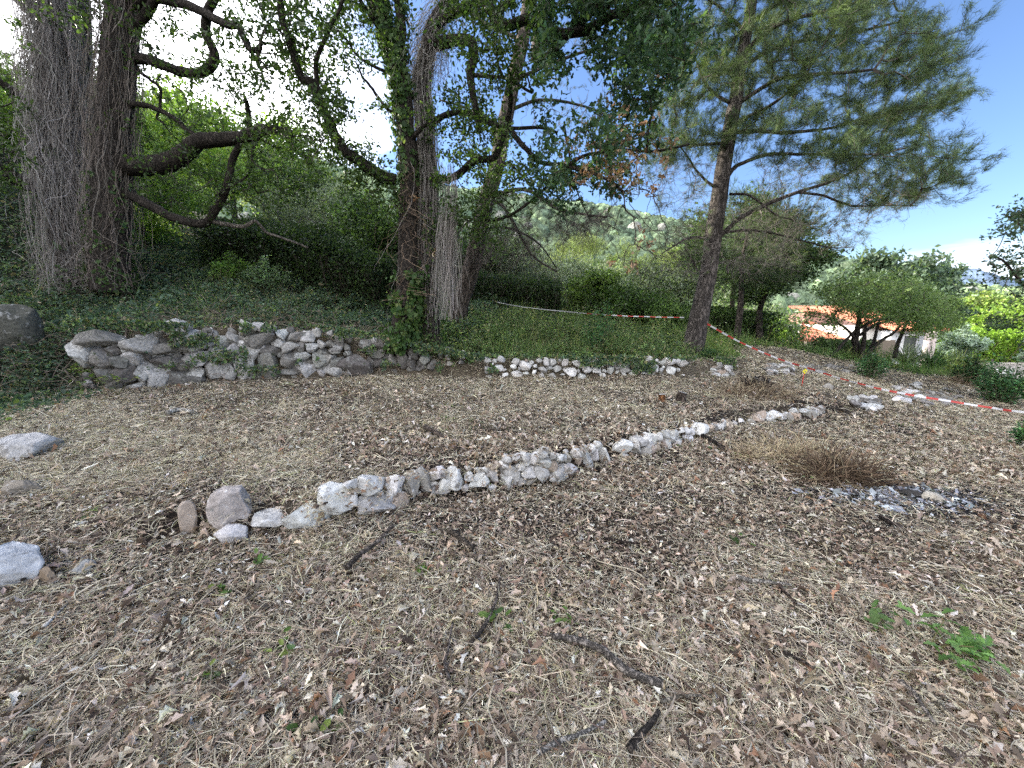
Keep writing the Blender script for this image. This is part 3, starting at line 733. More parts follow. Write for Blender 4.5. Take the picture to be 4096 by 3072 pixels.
scatter_leaves(mb, LEAF6, p, s, pick(GRN + [(2, (.07, .10, .06))], len(p), .25), .8)
mb.add(*green_blades(120000, 7.0, 20, w_mid, .26, .005, GRN))
tag(mb.build('bank_grass', M_leaf, loc=(0, 0, 0)), kind='stuff')
mb = MB()
mb.add(*green_blades(110000, 8.5, 24, w_right, .26, .0065, [(4, (.14, .23, .07)), (3, (.10, .17, .055)), (2, (.20, .29, .09)), (1, (.33, .32, .16))]))
p, s = cover(40000, 8.5, 24, w_right, .05, GRN, .2); scatter_leaves(mb, LEAF6, p, s, pick(GRN, len(p), .25), .8)
tag(mb.build('tall_grass', M_leaf, loc=(0, 0, 0)), kind='stuff')
def shoot_mesh(g, W, H, n, leaf, pal, T=LEAF6, per=26, jag=.35):
    a = rng.uniform(0, 6.28, n); rr0 = np.sqrt(rng.random(n)); hh = H * (1 - .55 * rr0 ** 2) * rng.lognormal(0, jag * .6, n).clip(.4, 1.35)
    e = g + np.stack((np.cos(a) * rr0 * W / 2, np.sin(a) * rr0 * W / 2 * .8, hh), -1); st = g + np.stack((np.cos(a) * rr0 * W * .12, np.sin(a) * rr0 * W * .12, 0 * a - .04), -1)
    mid = (st + e) / 2 + np.stack((np.cos(a) * W * .06, np.sin(a) * W * .06, 0 * a), -1) + rng.normal(0, .03 * H, (n, 3)); t = np.linspace(0, 1, 7)[None, :, None]
    path = (1 - t) ** 2 * st[:, None] + 2 * t * (1 - t) * mid[:, None] + t * t * e[:, None]
    V, F = strands(path, np.linspace(1, .4, 7)[None] * rng.uniform(.003, .006, n)[:, None] * max(1, H))
    k = rng.integers(0, n, n * per); tt = rng.beta(2.2, 1.0, n * per)[:, None]; c = (1 - tt) ** 2 * st[k] + 2 * tt * (1 - tt) * mid[k] + tt * tt * e[k]
    out_ = rand_dir(n * per, .5); pos = c + out_ * leaf * rng.uniform(0, 1.6, (n * per, 1)); b = MB()
    tone = np.exp(.3 * rng.normal(size=n))[k][:, None]
    scatter_leaves(b, T, pos, leaf * rng.lognormal(0, .25, n * per), np.clip(pick(pal, n * per, .18) * tone, 0, 1), xd=out_ + (0, 0, .15), up=np.array((0, 0, 1.0)) + rng.normal(0, .45, (n * per, 3)))
    return (V, F), b
def shrub(name, u, v, d, vt, W, n, leaf, label, pal, per=26, cat='bush', group=None):
    g = P(u, v, d); g[2] = onz(g[0], g[1]); H = max(P(u, vt, d)[2] - g[2], .15); root = empty(name, g, label, cat, group)
    (V, F), b = shoot_mesh(g, W, H, n, leaf, pal, per=per); m = MB(); m.add(V, F, (.11, .10, .06)); m.build('stems', M_twig, root); b.build('foliage', M_leaf, root); return root
mb = MB()
for _ in range(150):
    u0 = rng.uniform(420, 690); v0 = rng.uniform(322, 362); g0 = G(u0, v0)
    if g0[1] < Yw2(g0[0]) + .1: continue
    (V, F), b = shoot_mesh(g0, rng.uniform(.25, .8), rng.uniform(.15, .5), 9, .045, [(3, (.12, .19, .08)), (2, (.17, .25, .09)), (1, (.30, .29, .16))], per=16)
    mb.add(V, F, (.12, .11, .06))
    for a_, c_ in zip(b.V, b.C): mb.add(a_, LEAF6[1][None].repeat(len(a_) // 6, 0).reshape(-1, 4) + np.repeat(np.arange(len(a_) // 6) * 6, 2)[:, None], c_)
for _ in range(170):
    u0 = rng.uniform(0, 420); v0 = rng.uniform(285, 330) if u0 > 60 else rng.uniform(290, 400); g0 = G(u0, v0)
    (V, F), b = shoot_mesh(g0, rng.uniform(.3, .8), rng.uniform(.15, .4), 9, .045, IVY, per=16)
    mb.add(V, F, (.12, .11, .06))
    for a_, c_ in zip(b.V, b.C): mb.add(a_, LEAF6[1][None].repeat(len(a_) // 6, 0).reshape(-1, 4) + np.repeat(np.arange(len(a_) // 6) * 6, 2)[:, None], c_)
tag(mb.build('undergrowth', M_leaf, loc=(0, 0, 0)), kind='stuff')
# sparse weeds through the clearing
mb = MB()
def w_weed(x, y):
    g, s, b = zones(x, y); q = np.stack((x, y, 0 * x), -1); return ss(vnoise(q * 1.9, 91) * 2.2 - 1.05) * (1 - b) * .8
p, s = cover(42000, .9, 11, w_weed, .022, GRN, .05); scatter_leaves(mb, LEAF6, p, s, pick(GRN, len(p), .25), .8)
mb.add(*green_blades(26000, 1.2, 12, w_weed, .07, .0035, [(3, (.11, .15, .05)), (2, (.16, .17, .08)), (1, (.07, .11, .04))]))
tag(mb.build('weeds', M_leaf, loc=(0, 0, 0)), kind='stuff')
mb = MB(); N = 15000
u_ = np.concatenate((rng.uniform(60, 480, N), rng.uniform(470, 735, N // 2))); t_ = rng.random(len(u_)) ** 1.4
top_ = np.interp(u_, [60, 153, 330, 400, 470, 735], [322, 326, 330, 342, 358, 362]); bot_ = np.interp(u_, [60, 110, 153, 259, 370, 735], [394, 392, 388, 382, 378, 377]); v_ = top_ - 4 + (bot_ - top_) * t_
dd_ = np.array([d2f(a)[0] for a in u_]) - .10 - .05 * rng.random(len(u_)); pp = PV(u_, v_, dd_)
kp = vnoise(pp * (2.2, 2.2, 3.0), 303) > np.interp(t_, [0, .25, 1], [-.4, .3, .5]); pp = pp[kp]
scatter_leaves(mb, LEAF6, pp, .05 * rng.lognormal(0, .25, len(pp)), pick(IVY + GRN, len(pp), .25), up=np.array((0, -1.0, .5)) + rng.normal(0, .5, (len(pp), 3)))
tag(mb.build('ivy_ground_cover', M_leaf, loc=(0, 0, 0)), kind='stuff')
# woody dead stems tangled on the bank over the left wall, and hanging down it
mb = MB(); N = 900
u_ = rng.uniform(60, 400, N); xx = np.array([P(a, 340, 7.6) for a in u_])[:, 0]; yy = Yw2(xx) + rng.uniform(-.15, 1.3, N)
K = 9; a = rng.uniform(0, 6.28, N); st = np.stack((xx, yy, height(xx, yy) + rng.uniform(.02, .22, N)), -1)
dirs = np.stack((np.cos(a), np.sin(a) * .6 - .3, rng.normal(0, .25, N)), -1)
pth = [st]
for kk in range(K - 1):
    dirs = unit(dirs + rng.normal(0, .35, (N, 3)) + np.array((0, 0, -.09))); nx = pth[-1] + dirs * rng.uniform(.03, .10, (N, 1))
    hz = height(nx[:, 0], nx[:, 1]); nx[:, 2] = np.maximum(nx[:, 2], hz + .02); pth.append(nx)
V, F = strands(np.stack(pth, 1), rng.uniform(.002, .005, N)); mb.add(V, F, np.repeat(pick([(2, (.22, .18, .14)), (1, (.14, .11, .085))], N, .2), K * 3, 0))
tag(mb.build('bramble_stems', M_twig, loc=(0, 0, 0)), kind='stuff')

# debris caught among the wall stones
mb = MB(); N = 1500; u_ = np.concatenate((rng.uniform(300, 606, N), rng.uniform(618, 826, N // 3))); ftv = np.interp(u_, [a for a, _ in W1_UV], [b for _, b in W1_UV]); tpv = np.interp(u_, [300, 384, 430, 523, 588, 625, 671, 741, 824], [508, 480, 470, 455, 444, 441, 430, 418, 407])
t_ = np.where(rng.random(len(u_)) < .5, rng.beta(1.2, 5, len(u_)), 1 - rng.beta(1.2, 5, len(u_))); dd_ = np.array([d1(a)[0] for a in u_]) - .02 + rng.normal(0, .05, len(u_)); pp = PV(u_, tpv - 3 + (ftv - tpv + 3) * t_, dd_); pp[:, 2] = np.maximum(pp[:, 2], height(pp[:, 0], pp[:, 1]) + .01)
h_ = rng.random(len(pp)) < .5; scatter_leaves(mb, OAKL, pp[h_], .038 * rng.lognormal(0, .3, h_.sum()), pick(LITTER, h_.sum(), .25), .4)
V, F = inst(BLADE[0], BLADE[1], pp[~h_], frames(rand_dir((~h_).sum(), .5)), np.stack((rng.uniform(.04, .13, (~h_).sum()), np.full((~h_).sum(), .003), np.full((~h_).sum(), .1)), -1)); mb.add(V, F, np.repeat(pick(STRAW, (~h_).sum(), .25), 6, 0))
tag(mb.build('leaf_litter', M_dry, loc=(0, 0, 0)), kind='stuff')
# ash
mb = MB(); N = 3600
x = G_burn[0] + rng.normal(0, .28, N); y = G_burn[1] + rng.normal(0, .10, N); R = on_ground_frames(x, y, np.full(N, .3))
V, F = inst(LEAF4[0], LEAF4[1], np.stack((x, y, height(x, y) + .006 + rng.random(N) * .01), -1), R, .03 * rng.lognormal(0, .5, N))
mb.add(V, F, np.repeat(pick([(3, (.05, .05, .055)), (3, (.34, .36, .40)), (2, (.16, .165, .18)), (2, (.58, .60, .64))], N, .3), 4, 0))
tag(mb.build('ash', M_dry, loc=(0, 0, 0)), kind='stuff')

# ------------------------------------------------------------------ sticks, stumps, brush
def stick(uvs, wpx, label, col=(.16, .13, .10), lift=.02, name='fallen_branch', cat='branch', seed=0, taper=.6, endcol=None, group=None):
    pts = np.array([G(u, v) for u, v in uvs]); k = pts[0, 1] / F_PX
    r = wpx * k * .5; r *= 1.12; pts[:, 2] += r * .6 + .040
    p = catmull(pts, 7); p += .004 * vnoise(p * 25, seed)[:, None]
    V, F = tube(p, np.linspace(r, r * taper, len(p)), 9, .13, seed)
    mb = MB(); c = np.tile(np.array(col), (len(V), 1)) * (1 + .35 * vnoise(V * 40, seed)[:, None])
    if endcol: c[-1] = endcol; c[-2] = endcol; c[-10:-2] = endcol
    mb.add(V, F, np.clip(c, .01, 1))
    return tag(mb.build(name, M_bark if cat == 'branch' else M_stone, smooth=True), label, cat, group)
BR = 'fallen branches lying in the leaf litter'
stick([(347, 576), (362, 561), (378, 548), (393, 533)], 6.5, 'thick dark fallen branch slanting up just below the front wall stones', (.20, .165, .135), group=BR)
stick([(551, 646), (573, 648), (597, 656), (612, 668), (625, 681), (646, 690), (664, 695)], 6.5, 'long curved dark branch with a pale snapped end near the bottom centre', (.22, .195, .17), taper=1.1, endcol=(.50, .38, .20), group=BR)
stick([(537, 764), (560, 753), (583, 744), (606, 731)], 6, 'pale lichen-covered branch at the bottom edge of the picture', (.36, .34, .31), group=BR)
stick([(628, 762), (640, 745), (650, 735), (658, 722)], 9, 'thick dark log piece at the bottom edge right of the pale branch', (.10, .085, .072), group=BR)
stick([(448, 690), (445, 672), (448, 658), (453, 630)], 4, 'thin dark branch lying upright in the picture left of the curved branch', (.19, .16, .14), group=BR)
stick([(470, 655), (484, 636), (495, 612), (500, 586)], 5.5, 'dark forked-looking branch pointing up above the curved branch', (.18, .15, .125), group=BR)
stick([(449, 538), (462, 546), (473, 555)], 6, 'short dark log just below the middle of the front wall', (.14, .115, .09), group=BR)
stick([(425, 432), (434, 437), (443, 442)], 4.5, 'short dark stick on the upper terrace above the front wall', (.14, .11, .09), group=BR)
stick([(778, 592), (786, 602), (795, 612)], 3.5, 'short dark brown stick in the right middle of the litter', (.10, .07, .055), group=BR)
stick([(782, 661), (797, 668), (814, 679)], 4, 'dark straight stick left of the oak seedling', (.10, .08, .065), group=BR)
stick([(898, 692), (912, 706), (922, 722), (932, 736)], 5, 'long grey weathered stick at the lower right', (.30, .26, .22), group=BR)
stick([(926, 706), (938, 718), (952, 733)], 7, 'flat pale strip of bark at the lower right beside the grey stick', (.46, .40, .29), group=BR)
stick([(735, 584), (752, 588), (768, 590), (790, 594)], 4.5, 'pale whitish stick in the yellowish grass on the right', (.50, .46, .40), group=BR)
stick([(700, 438), (712, 446), (724, 452)], 4, 'charred dark stick just right of the front wall', (.05, .042, .036), group=BR)
stick([(604, 545), (622, 548), (640, 551)], 3, 'thin dark twig right of centre below the wall', (.08, .06, .05), group=BR)
stick([(25, 588), (40, 572), (54, 560)], 3.5, 'thin grey stick leaning beside the left-edge rocks', (.20, .17, .14), group=BR)
stick([(46, 636), (56, 627), (68, 613)], 4, 'whitish peeled stick in the near left litter', (.55, .52, .47), group=BR)
stick([(660, 712), (676, 706), (700, 704)], 4, 'pale dry stick right of the snapped branch end', (.40, .36, .29), group=BR)
stick([(795, 405), (822, 410), (850, 416)], 3, 'thin dark pole lying below the rubble heap', (.09, .075, .06), group=BR)
stick([(880, 524), (890, 530), (900, 533)], 5, 'charred branch piece below the ash patch', (.05, .04, .035), group=BR)
stick([(168, 418), (180, 415), (193, 417)], 5, 'white rotten wood pieces on the upper terrace at the left', (.62, .58, .50), group=BR)
stick([(250, 449), (258, 453)], 4, 'small pale stick at left centre of the upper terrace', (.52, .47, .36), group=BR)

def stump(u, v, w, h, label, tilt=.0, cut=(.42, .34, .24), side=(.13, .10, .08)):
    g = G(u, v); k = g[1] / F_PX; r = w * k * .5; H = h * k
    root = empty('tree_stump', g, label, 'stump')
    p = np.array([g + (0, 0, -.06), g + (tilt * .3, 0, H * .4), g + (tilt, .0, H)])
    V, F = tube(catmull(p, 4), np.linspace(r * 1.25, r, 9), 18, .08, int(u)); mb = MB()
    mb.add(V[:-2], F[0], side); mb.build('trunk', M_pbark, root, smooth=True)
    ring = V[8 * 18:9 * 18]; c = ring.mean(0)
    T = np.vstack((ring, (ring - c) * .55 + c + (0, 0, .003), c + (0, 0, .005))); j = np.arange(18); kk = (j + 1) % 18
    Fc = [np.stack((j, kk, kk + 18, j + 18), -1), np.stack((j + 18, kk + 18, np.full(18, 36)), -1)]
    mb = MB(); mb.add(T, Fc, np.vstack((np.tile(cut, (18, 1)), np.tile(np.array(cut) * .85, (19, 1))))); mb.build('cut_face', M_stone, root)
stump(680, 402, 9, 10, 'freshly cut grey-barked stump, the right one of a pair on the upper terrace', .03, (.40, .40, .38))
stump(662, 401, 6, 7, 'small orange-sided cut stump left of the grey-barked one', -.01, (.38, .37, .34), (.34, .16, .07))
# old rotten stump with torn shards
g = G(759, 392); root = empty('rotten_stump', g, 'dark hollow rotten stump with torn shards on a mound of dry stems', 'stump')
mb = MB()
for kk in range(26):
    a = rng.uniform(0, 6.28); r = rng.uniform(.08, .24); L = rng.uniform(.12, .34); b = g + (r * math.cos(a), r * math.sin(a) * .7, -.05)
    p = np.array([b, b + (rng.normal(0, .06) - .04, rng.normal(0, .04), L * .6), b + (rng.normal(-.06, .1), rng.normal(0, .05), L)])
    V, F = tube(catmull(p, 3), np.linspace(.05, .014, 7), 6, .3, kk); mb.add(V, F, pick([(2, (.06, .05, .045)), (1, (.30, .28, .25)), (1, (.12, .10, .085))], 1)[0])
mb.build('trunk', M_bark, root)
def brush(u, v, n, rx, ry, h, pal, label, L=.22, r=(.0015, .004), name='brush_pile', d=None):
    g = G(u, v) if d is None else P(u, v, d)
    a = rng.uniform(0, 6.28, n); q = np.sqrt(rng.random(n)); x = g[0] + q * np.cos(a) * rx; y = g[1] + q * np.sin(a) * ry
    z = height(x, y) + rng.random(n) * h * (1 - q ** 2); d_ = unit(np.stack((rng.normal(size=n), rng.normal(size=n), rng.normal(0, .45, n)), -1))
    pth = [np.stack((x, y, z), -1)]
    for _ in range(5):
        d_ = unit(d_ + rng.normal(0, .3, (n, 3))); nx = pth[-1] + d_ * L / 5 * rng.uniform(.6, 1.4, (n, 1)); nx[:, 2] = np.maximum(nx[:, 2], height(nx[:, 0], nx[:, 1]) + .005); pth.append(nx)
    V, F = strands(np.stack(pth, 1), rng.uniform(*r, n)); mb = MB(); mb.add(V, F, np.repeat(pick(pal, n, .25), 18, 0))
    m2 = np.stack((x, y, z), -1); sel = rng.random(n) < .5; scatter_leaves(mb, OAKL, m2[sel], .05 * rng.lognormal(0, .3, sel.sum()), pick(LITTER, sel.sum(), .2), .5)
    return tag(mb.build(name, M_twig, loc=g), label, 'brush')
BRP = [(3, (.26, .20, .13)), (2, (.16, .115, .075)), (2, (.10, .07, .05)), (1, (.40, .34, .22))]
brush(838, 478, 1300, .33, .2, .12, [(3, (.17, .12, .075)), (2, (.10, .07, .045)), (2, (.06, .042, .03)), (1, (.34, .28, .18))], 'brown heap of raked stems and leaves beside the ash patch', L=.3)
brush(785, 458, 900, .6, .2, .10, [(2, (.42, .35, .22)), (1, (.28, .21, .14))], 'long low ridge of raked yellow straw left of the brown heap', L=.28)
brush(757, 396, 900, .6, .3, .10, BRP + [(3, (.42, .35, .24))], 'dry stems heaped around the rotten stump', L=.35)
brush(960, 384, 260, .5, .3, .15, BRP, 'thin dead twigs on the bank by the right-hand tall grass', L=.4)

# ------------------------------------------------------------------ survey marker and barrier tape
g = G(801.5, 386); root = empty('survey_marker', g, 'small red stake with a yellow diamond plate standing by the barrier tape', 'survey marker')
k = g[1] / F_PX; H = 13.5 * k; mb = MB()
V, F = tube(np.array([g + (0, 0, -.05), g + (.012, 0, H * .5), g + (.02, 0, H)]), [.008, .008, .008], 8); mb.add(V, F, (.55, .05, .035)); mb.build('stake', M_paint, root)
c = g + (.022, -.012, H + .03); s = 3.3 * k; mb = MB()
pl = np.array([(-s, 0, .0), (0, 0, -s * .85), (s, 0, .01), (0, 0, s * .85)]); pl = rotz(pl, .25)
V = np.vstack((pl + c, pl + c + (.002, .006, 0))); mb.add(V, np.array([(0, 1, 2, 3), (7, 6, 5, 4), (0, 4, 5, 1), (1, 5, 6, 2), (2, 6, 7, 3), (3, 7, 4, 0)]), (.80, .70, .04)); mb.build('plate', M_paint, root)
mb = MB(); V, F = tube(np.array([c + (0, -.004, 0), c + (0, -.012, 0)]), [.012, .010], 10); mb.add(V, F, (.25, .25, .25)); mb.build('bolt', M_paint, root)

def tape(pts, wid, label, stripe=.15, twist=0.0, thin=False, whiteonly=0.0):
    p = catmull(np.array(pts), 60); seg = np.linalg.norm(np.diff(p, axis=0), axis=1); s = np.concatenate(([0], np.cumsum(seg)))
    n = int(s[-1] / .025) + 2; t = np.linspace(0, s[-1], n); q = np.stack([np.interp(t, s, p[:, i]) for i in range(3)], -1)
    T = unit(np.gradient(q, axis=0)); up = np.array((0, 0, 1.0)); ang = .35 * np.sin(t * .9) + .25 * np.sin(t * 2.3 + 1) + twist
    side = unit(np.cross(T, up)); b = np.cross(side, T); w = b * np.cos(ang)[:, None] + side * np.sin(ang)[:, None]; nn = np.cross(T, w)
    q = q + nn * (.006 * np.sin(t * 7))[:, None]
    h = wid / 2 * (1 + .12 * np.sin(t * 3.3))[:, None]
    ring = np.stack((q - w * h, q + w * h, q + w * h + nn * .0012, q - w * h + nn * .0012), 1)
    red = ((t / stripe).astype(int) % 2 == 0)[:-1]
    if whiteonly: red &= t[:-1] > whiteonly
    i = np.arange(n - 1)[:, None] * 4; j = np.arange(4)[None]; kk = (j + 1) % 4
    V = np.stack((ring[:-1], ring[1:]), 1).reshape(-1, 3)   # 8 verts per piece so stripes stay crisp
    i = np.arange(n - 1)[:, None] * 8; F = np.stack((i + j, i + kk, i + 4 + kk, i + 4 + j), -1).reshape(-1, 4)
    col = np.where(np.repeat(red, 8)[:, None], np.array((.50, .07, .06)), np.array((.66, .66, .68)))
    mb = MB(); mb.add(V, F, col); tag(mb.build('barrier_tape', M_tape), label, 'barrier tape')
tape([P(704, 322, 9.15), P(738, 341, 9.0), P(776.5, 358, 8.8), P(803, 366.5, 8.4), P(843, 379, 7.9), P(878.5, 388.5, 7.3), P(917, 396, 6.6), P(955, 402, 6.3), P(993, 408, 6.0), P(1022.6, 412, 5.6), P(1120, 421, 4.8)], .034, 'red and white striped barrier tape sagging from the right-hand pine to the right edge')
tape([P(497, 302, 12.6), P(520, 306.5, 12.2), P(560, 311, 11.6), P(600, 314.5, 10.9), P(640, 316.5, 10.2), P(684, 317.5, 9.45)], .026, 'thin barrier tape, mostly white, stretched behind the bank to the left of the right-hand pine', whiteonly=3.0)
# ------------------------------------------------------------------ tree growth
def grow(limbs, targets, step=.22, r_tip=.004, expo=.5, rmax=.05, sag=.10, wob=.06, back=.3, maxlen=6.0):
    """limbs: list of (path (n,3)); targets (m,3). Each target is joined to the nearest wood by a bent twig."""
    base = np.concatenate(limbs); nb = len(base)
    cap = nb + len(targets) * 40; X = np.zeros((cap, 3)); X[:nb] = base; par = np.full(cap, -1); n = nb; depth = np.zeros(cap)
    d0 = np.array([((base - t) ** 2).sum(1).min() for t in targets]); order = np.argsort(d0); tips = []; pathid = np.full(cap, -1); along = np.zeros(cap)
    for ti in order:
        t = targets[ti]; dv = X[:n] - t; dd = np.sqrt((dv ** 2).sum(1)) + .25 * depth[:n]; j = int(np.argmin(dd))
        L = np.linalg.norm(t - X[j])
        if L < .05 or L > maxlen: continue
        m = max(2, int(math.ceil(L / step))); m = min(m, 38); tt = np.linspace(0, 1, m + 1)[1:, None]
        v = t - X[j]; perp = rng.normal(size=3); perp -= perp @ v / (v @ v) * v; perp /= max(np.linalg.norm(perp), 1e-6)
        q = X[j] + v * tt + perp * L * rng.normal(0, wob) * 1.6 * np.sin(tt * math.pi) + np.array((0, 0, -1)) * L * sag * np.sin(tt * math.pi) + rng.normal(0, wob * step * .8, (m, 3)) * np.sin(tt * math.pi)
        if n + m >= cap: break
        X[n:n + m] = q; par[n] = j; par[n + 1:n + m] = np.arange(n, n + m - 1); depth[n:n + m] = depth[j] + L * tt[:, 0]
        pathid[n:n + m] = ti; along[n:n + m] = L * (1 - tt[:, 0]); n += m; tips.append(n - 1)
    X, par, depth, along = X[:n], par[:n], depth[:n], along[:n]
    cnt = np.zeros(n); cnt[tips] = 1
    for a in range(n - 1, nb - 1, -1): cnt[par[a]] += cnt[a]
    r = np.minimum(r_tip * np.maximum(cnt, 1) ** expo, rmax)
    return dict(X=X, par=par, r=r, nb=nb, along=along, tips=np.array(tips))
def twig_mesh(g, sides=3):
    i = np.arange(g['nb'], len(g['X'])); p = g['par'][i]; A, B = g['X'][p], g['X'][i]
    rb = g['r'][i]; ra = np.where(p < g['nb'], rb * 1.25, np.minimum(g['r'][p], rb * 1.5))
    return prisms(A, B, ra, rb, sides)
def leaf_spots(g, reach, per_m, clump):
    """positions round the outer ends of the twigs"""
    i = np.arange(g['nb'], len(g['X'])); i = i[g['along'][i] <= reach]
    p = g['par'][i]; L = np.linalg.norm(g['X'][i] - g['X'][p], axis=1); k = rng.poisson(L * per_m * (.3 + .7 * (1 - g['along'][i] / max(reach, 1e-3))))
    ii = np.repeat(i, k); t = rng.random(len(ii))[:, None]; a = g['X'][g['par'][ii]]; b = g['X'][ii]
    return a + (b - a) * t + rng.normal(0, clump, (len(ii), 3)), unit(b - a)

def in_poly(px, py, poly):
    ins = np.zeros(len(px), bool); n = len(poly)
    for a in range(n):
        x1, y1 = poly[a]; x2, y2 = poly[(a + 1) % n]
        c = ((y1 > py) != (y2 > py)); xi = (x2 - x1) * (py - y1) / ((y2 - y1) if y2 != y1 else 1e-9) + x1; ins ^= c & (px < xi)
    return ins
def vol(poly, n, d, dsd, clump=0, cr=.35):
    """n points inside the solid standing behind an outline: depth varies by dsd metres; gathered in clumps"""
    poly = np.array(poly, float); lo, hi = poly.min(0), poly.max(0)
    def raw(m):
        o = []
        while sum(map(len, o)) < m:
            q = rng.uniform(lo, hi, (m * 3, 2)); o.append(q[in_poly(q[:, 0], q[:, 1], poly)])
        q = np.concatenate(o)[:m]; D = d(q[:, 0], q[:, 1]) if callable(d) else d
        return PV(q[:, 0], q[:, 1], D + rng.normal(0, dsd, m).clip(-1.8 * dsd, 1.8 * dsd))
    if clump:
        c = raw(clump); return c[rng.integers(0, clump, n)] + rng.normal(0, cr, (n, 3)) * (1, 1, .7)
    return raw(n)
def limb(pts, r0, r1, n=8, rough=.1, seed=0, sides=10):
    path = catmull(np.array([P(*p) for p in pts]), n)
    path[1:-1] += .012 * vnoise(path[1:-1] * 9, seed)[:, None]
    return path, tube(path, np.linspace(r0, r1, len(path)), sides, rough, seed)
BARKC = (.085, .072, .06); DBARK = (.06, .05, .04); PBARK = (.15, .13, .115)
OAKP = [(5, (.050, .088, .026)), (4, (.070, .115, .032)), (2, (.095, .15, .042)), (2, (.035, .062, .024))]
OAKB = [(5, (.045, .092, .050)), (4, (.062, .112, .055)), (2, (.085, .14, .065)), (2, (.035, .068, .036))]
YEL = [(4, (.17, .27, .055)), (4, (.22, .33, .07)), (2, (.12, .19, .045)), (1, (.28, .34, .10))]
PINEP = [(4, (.085, .125, .060)), (3, (.115, .16, .065)), (2, (.055, .085, .045)), (1, (.17, .22, .08))]
DEADL = [(3, (.26, .15, .08)), (3, (.34, .23, .14)), (1, (.42, .35, .25))]
VINE = [(4, (.25, .23, .205)), (3, (.35, .325, .295)), (3, (.15, .135, .12)), (1, (.45, .42, .385))]

def hanging(path, rad, n, K=34, length=(.8, 3.2), r=(.0025, .005), spread_=1.0, loose=.04, ztop=None, pal=VINE, arc=(0, 6.283), lean=0.0, s0=0.0):
    """dry creeper stems hanging down round a trunk path (ordered bottom to top)"""
    s = s0 + (1 - s0) * rng.random(n) ** .8; idx = s * (len(path) - 1); i0 = idx.astype(int).clip(0, len(path) - 2); f = (idx - i0)[:, None]
    c = path[i0] * (1 - f) + path[i0 + 1] * f; zt = c[:, 2]
    phi = rng.uniform(*arc, n); L = rng.uniform(*length, n); out_ = rad * (1 + np.abs(rng.normal(0, .22, n)) * spread_); P_ = []
    dphi = rng.normal(0, .03, n); zlo = path[0, 2]
    zlo_i = zlo + np.abs(rng.normal(.1, .4, n)); L = np.minimum(L, np.maximum(zt - zlo_i, .15)); dx = rng.normal(0, .012, (n, 2)); off = np.zeros((n, 2))
    for k in range(K):
        z = zt - L * k / (K - 1)
        cx = np.interp(z, path[:, 2], path[:, 0]); cy = np.interp(z, path[:, 2], path[:, 1])
        dphi = .88 * dphi + rng.normal(0, .022, n); phi = phi + dphi; dx = .8 * dx + rng.normal(0, loose * .28, (n, 2)); off = (off + dx).clip(-.5, .5)
        rr_ = out_ * (1 + lean * (1 - (z - zlo) / max(1e-3, path[-1, 2] - zlo)))
        P_.append(np.stack((cx + np.cos(phi) * rr_ + off[:, 0], cy + np.sin(phi) * rr_ + off[:, 1], z), -1))
    V, F = strands(np.stack(P_, 1), rng.uniform(*r, n)); return V, F, np.repeat(pick(pal, n, .2), K * 3, 0)
def ivy_on(path, rad, n, size=.07, pal=((4, (.05, .10, .03)), (3, (.08, .14, .04)), (1, (.14, .18, .06))), arc=(0, 6.28), s0=0, s1=1, out_=.05):
    idx = rng.uniform(s0, s1, n) * (len(path) - 1); i0 = idx.astype(int).clip(0, len(path) - 2); f = (idx - i0)[:, None]
    c = path[i0] * (1 - f) + path[i0 + 1] * f; q = np.round(c[:, 2] * 3); a = rng.uniform(*arc, n); keep = vnoise(np.stack((np.cos(a) * 2, np.sin(a) * 2, c[:, 2] * 2), -1), 17) > -.15
    c, a = c[keep], a[keep]; m = len(c); n_ = np.stack((np.cos(a), np.sin(a), 0 * a), -1); r = (np.interp(idx[keep], np.arange(len(path)), rad * np.ones(len(path)))) + np.abs(rng.normal(0, out_, m))
    pos = c + n_ * r[:, None]; up = unit(n_ + rng.normal(0, .35, (m, 3))); xd = np.tile((0, 0, -1.0), (m, 1)) + rng.normal(0, .5, (m, 3))
    HEART = (np.array([(0, 0, 0), (-.12, .3, .05), (.2, .48, .06), (.62, .3, .03), (1, 0, 0), (.62, -.3, .03), (.2, -.48, .06), (-.12, -.3, .05)], float), np.array([(0, 3, 2, 1), (0, 7, 6, 5)], int))
    F = [HEART[1], np.array([(0, 4, 3), (0, 5, 4)])]
    V, FF = inst(HEART[0], F, pos, frames(xd, up), size * rng.lognormal(0, .3, m)); return V, FF, np.repeat(pick(list(pal), m, .2), 8, 0)

# ================================================================== big creeper-hung oak on the left
def Z1(x, y, d): return (x * .1658, y * .1658, d)
base = P(95, 275, 9.3); base[2] = onz(base[0], base[1])
oakL = empty('oak_tree', base, 'huge twin-trunked oak at the left smothered in grey hanging dry creepers', 'tree')
tB, mB = limb([(112, 292, 9.0), (110, 262, 9.0), (111, 205, 9.0), (114, 140, 9.0), (117, 80, 9.0), (122, 20, 9.0), (128, -60, 9.0), (134, -150, 9.1)], .36, .24, 8, .10, 1, 22)
tA, mA = limb([(82, 296, 9.1), (76, 262, 9.1), (66, 205, 9.1), (58, 140, 9.2), (55, 80, 9.2), (51, 20, 9.3), (46, -60, 9.4), (40, -140, 9.5)], .34, .22, 8, .10, 2, 22)
tC, mC = limb([(90, 294, 9.5), (88, 240, 9.6), (86, 190, 9.6), (84, 130, 9.7), (82, 60, 9.8), (78, -60, 10)], .26, .15, 8, .1, 3, 16)
for m, nm in ((mB, 'trunk'), (mA, 'trunk'), (mC, 'trunk')):
    b = MB(); b.add(*m, BARKC); b.build(nm, M_bark, oakL, smooth=True)
LL = []
